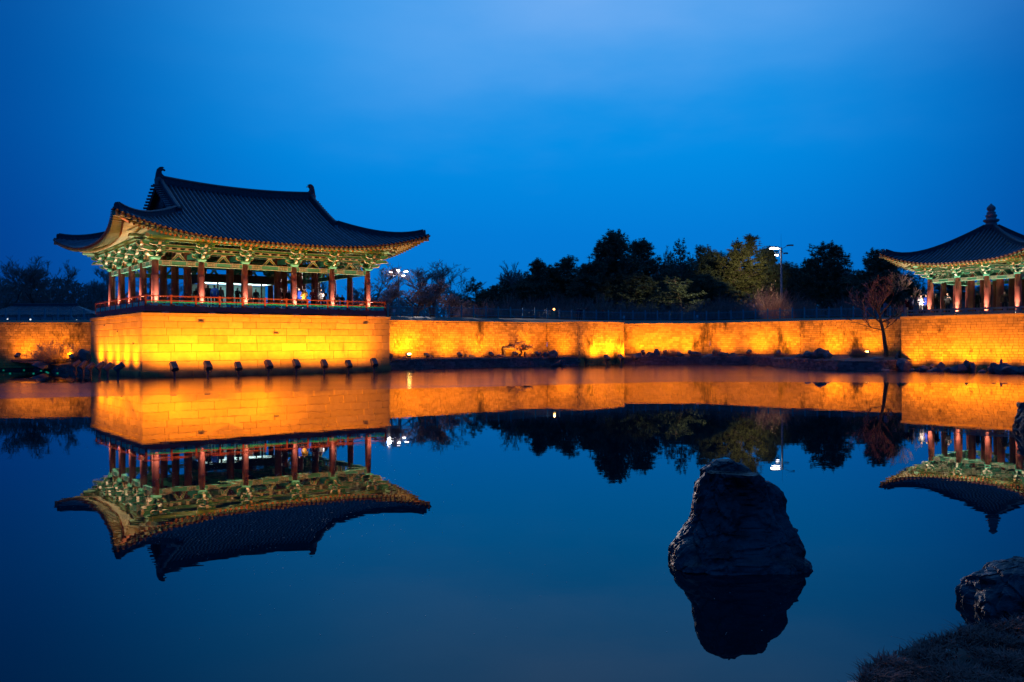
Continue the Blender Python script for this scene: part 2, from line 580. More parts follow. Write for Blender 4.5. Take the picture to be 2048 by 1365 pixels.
# ledge at the foot of the far wall: earth sheet + stone facing
LEDGE_A = [(-12.6, 71.6), (-10.45, 73.0), (-2.7, 78.6), (2.6, 83.0), (5.6, 83.6), (6.4, 84.0)]
LEDGE_B = [(11.5, 88.6), (15.5, 87.9), (20.0, 86.6), (23.6, 85.2), (24.4, 81.5), (24.1, 76.5), (24.2, 70.6), (25.2, 67.0), (28.2, 65.2), (31.5, 67.2)]
LEDGE_C = [(-62, 82), (-46, 81), (-42.2, 76.5), (-38.2, 73.0), (-35.2, 71.6), (-33.5, 71.2)]
def ledge(front, back, zf, zb, label, fname):
    mb = MB()
    n = len(front)
    back_pts = []
    # resample the back line at the same count
    seg = [0]
    for i in range(1, len(back)):
        seg.append(seg[-1] + (Vector(back[i]) - Vector(back[i - 1])).length)
    for i in range(n):
        s = seg[-1] * i / (n - 1)
        for j in range(1, len(back)):
            if s <= seg[j] + 1e-6:
                k = (s - seg[j - 1]) / max(1e-6, seg[j] - seg[j - 1])
                back_pts.append(Vector(back[j - 1]).lerp(Vector(back[j]), k))
                break
    rows = [[Vector((p[0], p[1], zf - .05)) for p in front]]
    for k in (.33, .66, 1):
        rows.append([Vector((*Vector(p).lerp(q, k), zf + (zb - zf) * k + R.uniform(-.05, .08))) for p, q in zip(front, back_pts)])
    mb.sheet(rows)
    tag(mb.build('bank', 'soil'), label, kind='structure')
    # rough stone facing
    st = MB()
    for i in range(n - 1):
        p, q = Vector(front[i]), Vector(front[i + 1])
        d = (q - p)
        ln = d.length
        d.normalize()
        nr = Vector((d.y, -d.x))
        z = -.12
        while z < zf - .02:
            h = R.uniform(.13, .2)
            s = R.uniform(-.2, 0)
            while s < ln:
                l = R.uniform(.22, .5)
                c = p + d * (s + l / 2) + nr * (R.uniform(-.03, .06) - max(0, z) * .10)
                v, f = chamfer_block(l - .02, .3, h - .015, .02)
                v = [(c.x + d.x * a - nr.x * b_, c.y + d.y * a - nr.y * b_, z + h / 2 + cc + R.uniform(-.008, .008)) for a, b_, cc in v]
                st.add(v, f)
                s += l
            z += h
    w = tag(thing('ledge_wall', fname, 'stone wall', (front[0][0], front[0][1], 0)), kind='thing')
    o = st.build('stone_facing', 'ledge_stone', w)
    o.matrix_parent_inverse = Matrix.Translation((-front[0][0], -front[0][1], 0))
    o['kind'] = 'stuff'
ledge(LEDGE_A, [(-13.3, 73.6), (3.56, 87.3), (6.45, 84.3)], .78, .95, 'earth bank at the foot of the far wall beside the large pavilion', 'low rough stone edging under the wall beside the large pavilion')
ledge(LEDGE_B, [(11.6, 88.9), (12.1, 93.1), (21.2, 92.1), (28.4, 84.6), (36.6, 78.4), (34.0, 70.5)], .72, 1.0, 'wide earth bank with rocks below the far wall', 'low rough stone edging curving toward the small pavilion')
ledge(LEDGE_C, [(-62, 84), (-46, 77.4), (-38.4, 78.7), (-33.5, 79.2), (-31, 76), (-30, 75)], .55, 1.15, 'earth bank with a lit shrub left of the large pavilion', 'low dark stone edging left of the large pavilion')

# ================================================================== RETAINING WALLS
def brick_faces(mb, p, q, z0, z1, bl=.38, bh=.205, proud=.02, rnd=R, collect=None):
    p, q = Vector(p), Vector(q)
    d = q - p
    ln = d.length
    d.normalize()
    nr = Vector((d.y, -d.x))
    z = z0
    row = 0
    while z < z1 - .04:
        h = min(bh * rnd.uniform(.88, 1.12), z1 - z)
        s = 0 if row % 2 else -bl / 2
        while s < ln:
            l = bl * rnd.uniform(.65, 1.4)
            a, e = max(0, s), min(ln, s + l)
            if e - a > .05:
                o = rnd.uniform(-proud, proud)
                c = p + d * (a + e) / 2 + nr * o
                v, f = chamfer_block(e - a - .016, .16, h - .016, .012)
                tl = rnd.uniform(-.006, .006)
                v = [(c.x + d.x * x - nr.x * y, c.y + d.y * x - nr.y * y, z + h / 2 + zz + x * tl) for x, y, zz in v]
                if collect is not None and collect(a, e, z):
                    collect.items.append((v, f, c, z))
                else:
                    mb.add(v, f)
            s += l
        z += h
        row += 1
def retaining(name, pts, z0, z1, label, matn='brick', coping=True):
    w = thing(name, label, 'wall', (pts[0][0], pts[0][1], 0))
    inv = Matrix.Translation((-pts[0][0], -pts[0][1], 0))
    core, br, cop = MB(), MB(), MB()
    for i in range(len(pts) - 1):
        p, q = Vector(pts[i]), Vector(pts[i + 1])
        d = (q - p).normalized()
        nr = Vector((d.y, -d.x))
        a, c = p - nr * .09, q - nr * .09
        b1, b2 = p - nr * .55, q - nr * .55
        core.add([(a.x, a.y, -.4), (c.x, c.y, -.4), (c.x, c.y, z1 - .06), (a.x, a.y, z1 - .06), (b1.x, b1.y, -.4), (b2.x, b2.y, -.4), (b2.x, b2.y, z1 - .06), (b1.x, b1.y, z1 - .06)],
                 [(0, 1, 2, 3), (3, 2, 6, 7), (5, 4, 7, 6), (0, 3, 7, 4), (1, 5, 6, 2)])
        brick_faces(br, p, q, z0, z1 - .12)
        if coping:
            s = 0
            ln = (q - p).length
            while s < ln - .05:
                l = min(R.uniform(.7, 1.2), ln - s)
                cc = p + d * (s + l / 2) + nr * R.uniform(0, .03)
                v, f = chamfer_block(l - .012, .5, .13, .012)
                cop.add([(cc.x + d.x * x - nr.x * y, cc.y + d.y * x - nr.y * y, z1 - .055 + zz) for x, y, zz in v], f)
                s += l
    w['kind'] = 'thing'
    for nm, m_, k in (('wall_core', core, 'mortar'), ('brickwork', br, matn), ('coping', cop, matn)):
        if m_.v:
            o = m_.build(nm, k, w)
            o.matrix_parent_inverse = inv
            if nm != 'wall_core':
                o['kind'] = 'stuff'
    return w
retaining('retaining_wall', FW[0:2], .55, WT, 'long stained stone wall between the large pavilion and the inner corner')
retaining('retaining_wall', FW[1:3], .45, WT + .01, 'short stone wall stretch angled out to the bright bastion')
retaining('retaining_wall', FW[2:4], -.15, WT + .02, 'brightest floodlit stone bastion rising straight from the pond')
retaining('retaining_wall', FW[3:5], .4, WT - .02, 'narrow return wall behind the bright bastion')
retaining('retaining_wall', FW[4:6], .55, WT - .01, 'stone wall right of the bright bastion, with mossy streaks')
retaining('retaining_wall', FW[5:8], .6, WT, 'long stone wall leading to the small pavilion terrace')
retaining('retaining_wall', [(-80, 71.6), LW[1], LW[2], LW[3]], .2, WT, 'dim stone wall at far left behind the lit shrub')

# ================================================================== LARGE PAVILION TERRACE (granite ashlar)
ter = thing('stone_terrace', 'big smooth granite block terrace under the large pavilion', 'terrace', (A1.x, A1.y, 0), TH1)
mb = MB()
mb.box(.32, L1 - .02, .32, L2, -.5, H1 - .03)
mb.build('terrace_core', 'mortar', ter)
courses = [.47, .62, .64, .60, .56, .49, .47, .34]           # bottom to top, then coping .22
def block_row(side, z0, h, x0, x1, proud, lo, hi, name='stone_block', th=.4):
    x = x0
    while x < x1 - .02:
        l = R.uniform(lo, hi)
        if x1 - (x + l) < lo * .6:
            l = x1 - x
        l = min(l, x1 - x)
        v, f = chamfer_block(l - .016, th, h - .016, .016)
        me = bpy.data.meshes.new(name)
        me.from_pydata(v, [], f)
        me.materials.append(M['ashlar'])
        o = bpy.data.objects.new(name, me)
        COL.objects.link(o)
        o.parent = ter
        off = proud + R.uniform(-.005, .007)
        if side == 'f':
            o.location = (x + l / 2, -off, z0 + h / 2)
        elif side == 'l':
            o.location = (-off, x1 + x0 - (x + l / 2), z0 + h / 2)
            o.rotation_euler = (0, 0, -PI / 2)
        else:
            o.location = (L1 + off, x + l / 2, z0 + h / 2)
            o.rotation_euler = (0, 0, PI / 2)
        x += l
z = 0.0
for i, h in enumerate(courses):
    pr = .0 if i else .09
    lo, hi = ((1.0, 2.3) if h > .5 else (.8, 2.0))
    fo = .33 if i % 2 else 0.0
    block_row('f', z - (.35 if i == 0 else 0), h + (.35 if i == 0 else 0), -pr, L1 + pr, pr, lo, hi)
    block_row('l', z - (.35 if i == 0 else 0), h + (.35 if i == 0 else 0), .34, L2 + pr, pr, lo * .9, hi * .9)
    block_row('r', z - (.35 if i == 0 else 0), h + (.35 if i == 0 else 0), .42, L2, 0, 2.0, 3.0)
    z += h
block_row('f', z, H1 - z, -.07, L1 + .07, .07, 1.1, 1.9, 'coping_stone', .8)
block_row('l', z, H1 - z, .73, L2 + .07, .07, 1.1, 1.9, 'coping_stone', .8)
block_row('r', z, H1 - z, .73, L2, .07, 1.6, 2.4, 'coping_stone', .8)
mb = MB()
mb.box(.5, L1 - .5, .5, L2, H1 - .04, H1 + .0)
mb.build('terrace_paving', 'stone_grey', ter)
for sx_, zz, w_ in ((3.9, 3.80, .42), (16.65, 3.84, .34), (9.35, 3.02, .34)):
    mb = MB()
    mb.box(sx_ - w_ / 2, sx_ + w_ / 2, -.10, .12, zz - .045, zz + .045)
    mb.build('drain_lip', 'rock', ter)
for ty, zz in ((10.6, 3.72), (6.6, 3.2), (2.2, 2.3), (9.8, 1.72)):
    mb = MB()
    mb.box(-.05, .1, ty - .12, ty + .12, zz - .04, zz + .04)
    mb.build('drain_lip', 'rock', ter)

# ================================================================== TIMBER PAVILION BUILDER
def arm_mesh(mb, o, dirv, prof, w, m=0, mp=1):
    """prof: (out, z) polygon listed along the bottom first (n_bottom points) then back along the top"""
    d = Vector((dirv[0], dirv[1], 0)).normalized()
    sd = Vector((-d.y, d.x, 0))
    poly = [Vector(o) + d * a + Vector((0, 0, c)) for a, c in prof]
    mb.prism(poly, sd * w, m)
    n = len(prof)
    for i in range(n):
        a, c = prof[i], prof[(i + 1) % n]
        if a[2 - 1] > .99e9:
            continue
        lowish = (a[1] + c[1]) / 2 < max(p[1] for p in prof) - .02
        if lowish:
            mb.beam(poly[i], poly[(i + 1) % n], w + .02, .018, mp, up=sd.cross(poly[(i + 1) % n] - poly[i]) if False else (0, 0, 1) if abs(a[1] - c[1]) < abs(a[0] - c[0]) else d)
def bracket_mesh(corner=False, small=1.0, mats=('green_paint', 'pale_paint')):
    """bracket set on a column; +x outward, y along the eave, z from column top"""
    mb = MB()
    k = small
    # flared capital block
    a, c = .23 * k, .32 * k
    mb.add([(-a, -a, 0), (a, -a, 0), (a, a, 0), (-a, a, 0), (-c, -c, .14 * k), (c, -c, .14 * k), (c, c, .14 * k), (-c, c, .14 * k), (-c, -c, .24 * k), (c, -c, .24 * k), (c, c, .24 * k), (-c, c, .24 * k)],
           [(0, 3, 2, 1), (8, 9, 10, 11)] + [(i, (i + 1) % 4, 4 + (i + 1) % 4, 4 + i) for i in range(4)] + [(4 + i, 4 + (i + 1) % 4, 8 + (i + 1) % 4, 8 + i) for i in range(4)], 0)
    def arm(o, dv, out, inn, z0, h, beak=False, w=.15):
        if beak:
            pf = [(-inn, z0 + h * .3), (-inn + .15, z0), (out * .72, z0), (out + .22, z0 + .02), (out + .02, z0 + h)]
        else:
            pf = [(-inn, z0 + h * .55), (-inn + .08, z0 + h * .25), (-inn + .24, z0), (out - .24, z0), (out - .08, z0 + h * .25), (out, z0 + h * .55), (out, z0 + h)]
        pf.append((-inn, z0 + h))
        arm_mesh(mb, o, dv, [(x * k, z_ * k) for x, z_ in pf], w * k)
    def blk(x, y, z0):
        mb.beam((x * k, y * k - .09 * k, z0 * k + .008), (x * k, y * k + .09 * k, z0 * k + .008), .19 * k, .02, 1)
        s_ = .115 * k
        mb.add([(x * k - s_ * .75, y * k - s_ * .75, z0 * k), (x * k + s_ * .75, y * k - s_ * .75, z0 * k), (x * k + s_ * .75, y * k + s_ * .75, z0 * k), (x * k - s_ * .75, y * k + s_ * .75, z0 * k),
                (x * k - s_, y * k - s_, (z0 + .06) * k), (x * k + s_, y * k - s_, (z0 + .06) * k), (x * k + s_, y * k + s_, (z0 + .06) * k), (x * k - s_, y * k + s_, (z0 + .06) * k),
                (x * k - s_, y * k - s_, (z0 + .12) * k), (x * k + s_, y * k - s_, (z0 + .12) * k), (x * k + s_, y * k + s_, (z0 + .12) * k), (x * k - s_, y * k + s_, (z0 + .12) * k)],
               [(0, 3, 2, 1), (8, 9, 10, 11)] + [(i, (i + 1) % 4, 4 + (i + 1) % 4, 4 + i) for i in range(4)] + [(4 + i, 4 + (i + 1) % 4, 8 + (i + 1) % 4, 8 + i) for i in range(4)], 0)
    dirs = [((1, 0), (0, 1))] if not corner else [((1, 0), (0, 1)), ((0, -1), (1, 0))]
    for (dv, lv) in dirs:
        D, Lv = Vector((*dv, 0)), Vector((*lv, 0))
        arm((0, 0, 0), dv, .62, .55, .24, .22)
        arm((0, 0, 0), lv, .62, .62, .24, .22)
        for q in (-.55, 0, .55):
            p = Lv * q
            blk(p.x, p.y, .46)
        p = D * .5
        blk(p.x, p.y, .46)
        arm((0, 0, 0), dv, 1.0, .6, .58, .22, beak=True)
        arm(tuple(D * .5 * k), lv, .5, .5, .58, .20)
        arm((0, 0, 0), lv, .85, .85, .58, .20)
        for q in (-.42, .42):
            p = D * .5 + Lv * q
            blk(p.x, p.y, .78)
        p = D * .95
        blk(p.x, p.y, .80)
        arm((0, 0, 0), dv, 1.22, .6, .92, .26, w=.17)
        arm(tuple(D * 1.0 * k), lv, .62, .62, .92, .18)
        for q in (-.52, 0, .52):
            p = D * 1.0 + Lv * q
            blk(p.x, p.y, 1.10)
    if corner:
        dv = Vector((1, -1, 0)).normalized()
        arm((0, 0, 0), (dv.x, dv.y), 1.0, .5, .24, .22)
        arm((0, 0, 0), (dv.x, dv.y), 1.5, .5, .58, .24, beak=True)
        arm((0, 0, 0), (dv.x, dv.y), 1.75, .5, .92, .26)
    return mb

class Roof:
    """curved tile roof over a rectangle cx,cy,hx,hy (straight eave lines); a = distance to the nearest corner along the eave"""
    def __init__(s, cx, cy, hx, hy, z0, ka, kb, lift, bulge, rc, xg=None, dgw=None, ridge_up=.0):
        s.cx, s.cy, s.hx, s.hy, s.z0, s.ka, s.kb, s.lift, s.bulge, s.rc, s.xg, s.dgw, s.ru = cx, cy, hx, hy, z0, ka, kb, lift, bulge, rc, xg, dgw, ridge_up
    def half(s, side):
        return s.hx if side in 'fb' else s.hy
    def depth(s, side):
        return s.hy if side in 'fb' else s.hx
    def q(s, a):
        return max(0.0, 1 - a / s.rc) ** 2.7
    def de(s, a):
        return -s.bulge * s.q(a)
    def z(s, side, x, d):
        a = s.half(side) - abs(x)
        D = s.hy
        zz = s.z0 + s.ka * d + s.kb * d * abs(d) + s.lift * s.q(a) * max(0, 1 - max(d, -.2) / D) ** 1.6
        if s.ru and side in 'fb':
            zz += s.ru * (x / (s.xg or 1)) ** 2 * max(0, d / D) ** 2
        return zz
    def xy(s, side, x, d):
        if side == 'f':
            return s.cx + x, s.cy - s.hy + d
        if side == 'b':
            return s.cx - x, s.cy + s.hy - d
        if side == 'l':
            return s.cx - s.hx + d, s.cy - x
        return s.cx + s.hx - d, s.cy + x
    def P(s, side, x, d, dz=0.0):
        X, Y = s.xy(side, x, d)
        return Vector((X, Y, s.z(side, x, d) + dz))
    def top(s, side, x):
        a = s.half(side) - abs(x)
        if s.xg is None:
            return min(a, s.depth(side))
        if side in 'fb':
            return s.depth(side) if abs(x) <= s.xg else a
        return min(a, s.dgw)
    def tip(s):
        a = 0.0
        for _ in range(40):
            a = s.de(a)
        return a
    def rows(s, side, pitch):
        e = s.half(side) - s.tip() - .12
        n = int(2 * e / pitch)
        return [-e + 2 * e * (i + .5) / n for i in range(n)]

def build_roof(root, rf, pitch, single=('f', 'l'), rt=.098):
    tip = rf.tip()
    # bed surface, soffit and eave board
    bed, sof, eav = MB(), MB(), MB()
    NS = 10
    for side in 'fblr':
        hf = rf.half(side)
        xs = [-hf + tip + (2 * (hf - tip)) * i / 48 for i in range(49)]
        groups = [xs]
        if rf.xg and side in 'fb':
            g = rf.xg
            groups = [[x for x in xs if x < -g] + [-g - 1e-4], [-g] + [x for x in xs if -g < x < g] + [g], [g + 1e-4] + [x for x in xs if x > g]]
        for gx in groups:
            rows = []
            for x in gx:
                a = hf - abs(x)
                d0 = rf.de(a)
                d1 = max(rf.top(side, x), d0 + .001)
                rows.append([rf.P(side, x, d0 + (d1 - d0) * j / NS) for j in range(NS + 1)])
            bed.sheet(rows)
        rows, erow = [], []
        for x in xs:
            a = hf - abs(x)
            d0 = rf.de(a) + .14
            d1 = max(min(rf.top(side, x), 5.2), d0 + .001)
            rows.append([rf.P(side, x, d0 + (d1 - d0) * j / 5, -.15 - .05 * min(1, j)) for j in range(6)])
            p0 = rf.P(side, x, rf.de(a), -.015)
            p1 = rf.P(side, x, rf.de(a) + .07, -.12)
            erow.append([p0, p1])
        sof.sheet(rows)
        eav.sheet(erow)
    roof = bed.build('roof', 'roof_bed', root, smooth=True)
    sof.build('soffit', 'soffit_paint', root, smooth=True)
    eav.build('eave_board', 'dark_wood', root)
    # rows of convex tiles
    rest = MB()
    for side in 'fblr':
        for x in rf.rows(side, pitch):
            hf = rf.half(side)
            a = hf - abs(x)
            d0, d1 = rf.de(a) - .07, rf.top(side, x)
            if d1 - d0 < .25:
                continue
            n = 8
            prof = [(-1, .0), (-.62, .75), (0, 1.0), (.62, .75), (1, .0)]
            X0, Y0 = rf.xy(side, x, 0)
            X1, Y1 = rf.xy(side, x + 1, 0)
            lat = Vector((X1 - X0, Y1 - Y0, 0)).normalized()
            vs_, fs_ = [], []
            for i in range(n + 1):
                p = rf.P(side, x, d0 + (d1 - d0) * i / n, .0)
                for (l, u) in prof:
                    vs_.append(p + lat * l * rt + Vector((0, 0, u * rt * 1.05)))
            for i in range(n):
                for j in range(4):
                    fs_.append((i * 5 + j, i * 5 + j + 1, (i + 1) * 5 + j + 1, (i + 1) * 5 + j))
            fs_.append((0, 1, 2, 3, 4))
            if side in single:
                m_ = MB()
                m_.add(vs_, fs_)
                m_.build('tile_row', 'roof_tile', roof, smooth=True)
            else:
                rest.add(vs_, fs_)
    o = rest.build('tile_rows', 'roof_tile', roof, smooth=True)
    o['kind'] = 'stuff'
    return roof

def rafters(root, rf, pitch, zdrop, col_d, single=('f', 'l'), rr=.075, fl=.75):
    """round rafters and square flying rafters under the eaves; col_d = distance of the column line from the eave"""
    ru, fu = MB(), MB()
    # unit meshes along +x, length 1
    c_ = MB()
    c_.tube([(0, 0, 0), (.96, 0, 0), (1, 0, 0)], [1, 1, .92], 8, 0, True, 1)
    cyl = c_.mesh('rafter', ['rafter_paint', 'rafter_end'], False)
    f_ = MB()
    f_.box(0, 1, -1, 1, -1, 1)
    f_.box(1.0, 1.006, -.8, .8, -.8, .8, 1)
    sq = f_.mesh('flying_rafter', ['rafter_paint', 'green_paint'])
    for side in 'fblr':
        hf = rf.half(side)
        e = hf - rf.tip() - .25
        n = int(2 * e / pitch)
        for i in range(n):
            x = -e + 2 * e * (i + .5) / n
            a = hf - abs(x)
            de = rf.de(a)
            sg = 1 if x > 0 else -1
            fan = a < col_d + .3
            xi = x if not fan else sg * (hf - col_d - .3 - .25 * (1 - max(0, a + .7) / (col_d + 1.0)))
            di = col_d + (0.9 if not fan else .35)
            do = de + fl + .05
            if fan:                         # keep the outer end on the line from the inner point to the eave point
                kk = (di - do) / (di - de)
                xo = xi + (x - xi) * kk
            else:
                xo = x
            pi_ = rf.P(side, xi, di, -zdrop)
            po = rf.P(side, xo, do, -zdrop * 1.68)
            pe = rf.P(side, x, de + .03, -zdrop * .66)
            pb = pi_.lerp(po, .72) + Vector((0, 0, rr * 1.75))
            for (p, q, r_, me, acc, nm) in ((pi_, po, rr, cyl, ru, 'rafter'), (pb, pe, rr * .78, sq, fu, 'flying_rafter')):
                d = q - p
                if side in single:
                    xa = d.normalized()
                    ya = Vector((0, 0, 1)).cross(xa).normalized()
                    za = xa.cross(ya)
                    mw = Matrix(((xa.x * d.length, ya.x * r_, za.x * r_, p.x), (xa.y * d.length, ya.y * r_, za.y * r_, p.y), (xa.z * d.length, ya.z * r_, za.z * r_, p.z), (0, 0, 0, 1)))
                    place(nm, me, root, mw)
                elif nm == 'rafter':
                    acc.tube([p, q], r_, 7, 0, True, 1)
                else:
                    acc.beam(p, q, r_ * 2, r_ * 2)
    for acc, nm in ((ru, 'rafters'), (fu, 'flying_rafters')):
        o = acc.build(nm, ['rafter_paint', 'rafter_end'], root)
        o['kind'] = 'stuff'
    # corner hip beams
    for (sx_, sy_) in ((-1, -1), (1, -1), (-1, 1), (1, 1)):
        side = 'f' if sy_ < 0 else 'b'
        sg = sx_ * (1 if side == 'f' else -1)
        t_ = rf.tip()
        pts = []
        for k in (col_d + .4, 1.6, .6, -.1, t_ + .12):
            pts.append(rf.P(side, sg * (rf.hx - k), k, -zdrop - .05 + (.08 if k < 0 else 0)))
        m_ = MB()
        m_.sweep(pts, [(-.11, -.17), (.11, -.17), (.11, .17), (-.11, .17)], 0)
        m_.sweep([p + Vector((0, 0, -.18)) for p in pts[:-1]], [(-.12, -.012), (.12, -.012), (.12, .012), (-.12, .012)], 1)
        m_.build('hip_beam', ['rafter_paint', 'rafter_end'], root)

RIDGE_PROF = lambda w, h: [(-w, 0), (w, 0), (w, h * .28), (w * .72, h * .30), (w * .72, h * .74), (w * .9, h * .76), (w * .9, h * .86), (w * .5, h), (-w * .5, h), (-w * .9, h * .86), (-w * .9, h * .76), (-w * .72, h * .74), (-w * .72, h * .30), (-w, h * .28)]
def hip_ridges(root, rf, w, h, k0):
    for (sx_, sy_) in ((-1, -1), (1, -1), (-1, 1), (1, 1)):
        side = 'f' if sy_ < 0 else 'b'
        sg = sx_ * (1 if side == 'f' else -1)
        t_ = rf.tip()
        ks = [k0 + (t_ + .38 - k0) * i / 12 for i in range(13)]
        pts = [rf.P(side, sg * (rf.hx - k), k, -.10) for i, k in enumerate(ks)]
        pts[-1].z += .05
        m_ = MB()
        m_.sweep(pts, RIDGE_PROF(w, h + .12))
        # end tile facing out
        e = pts[-1]
        dv = (pts[-1] - pts[-2]).normalized()
        sd = dv.cross(Vector((0, 0, 1))).normalized()
        poly = [e + sd * a + Vector((0, 0, c)) for a, c in ((-w * 1.15, -.05), (w * 1.15, -.05), (w * 1.15, h * .8), (w * .6, h * 1.12), (-w * .6, h * 1.12), (-w * 1.15, h * .8))]
        m_.prism([p + dv * .04 for p in poly], dv * .1)
        m_.tube([e + Vector((0, 0, .03)) - dv * .1, e + dv * .40 + Vector((0, 0, .02))], [.085, .085], 8)
        m_.build('hip_ridge', 'ridge_tile', root)

def columns(root, pts, z0, z1, r0, r1, base=True, name='column'):
    m_ = MB()
    h = z1 - z0
    m_.lathe([(r0 * 1.25, 0), (r0 * 1.25, .06), (r0 * 1.08, .09), (r0, .1), (r0 * 1.03, h * .3), (r0 * .97, h * .65), (r1, h)], 18)
    me = m_.mesh(name, 'red_wood', True)
    for (x, y) in pts:
        place(name, me, root, Matrix.Translation((x, y, z0)))

def beam_run(mb, p, q, z0, z1, w, trims=True):
    """painted beam with pale outlines and end panels (p,q 2d), mats: 0 paint 1 pale 2 alt paint"""
    P_, Q_ = Vector((*p, 0)), Vector((*q, 0))
    zc = (z0 + z1) / 2
    mb.beam(P_ + Vector((0, 0, zc)), Q_ + Vector((0, 0, zc)), w, z1 - z0, 0)
    if not trims:
        return
    d = (Q_ - P_)
    ln = d.length
    d.normalize()
    for zz in (z0 + .018, z1 - .018):
        mb.beam(P_ + Vector((0, 0, zz)), Q_ + Vector((0, 0, zz)), w + .022, .03, 1)
    for k in (.06, .14, .30, .33, .67, .70, .86, .94):
        c = P_ + d * ln * k
        mb.beam(c - d * .014 + Vector((0, 0, zc)), c + d * .014 + Vector((0, 0, zc)), w + .018, (z1 - z0) - .05, 1)
    for k0, k1 in ((.145, .295), (.705, .855)):
        mb.beam(P_ + d * ln * k0 + Vector((0, 0, zc)), P_ + d * ln * k1 + Vector((0, 0, zc)), w + .010, (z1 - z0) - .08, 2)
        for j in range(3):
            kk = k0 + (k1 - k0) * (j + .5) / 3
            c = P_ + d * ln * kk
            mb.beam(c - d * .055 + Vector((0, 0, zc)), c + d * .055 + Vector((0, 0, zc)), w + .016, .12, 1)
            mb.beam(c - d * .03 + Vector((0, 0, zc)), c + d * .03 + Vector((0, 0, zc)), w + .022, .06, 2)

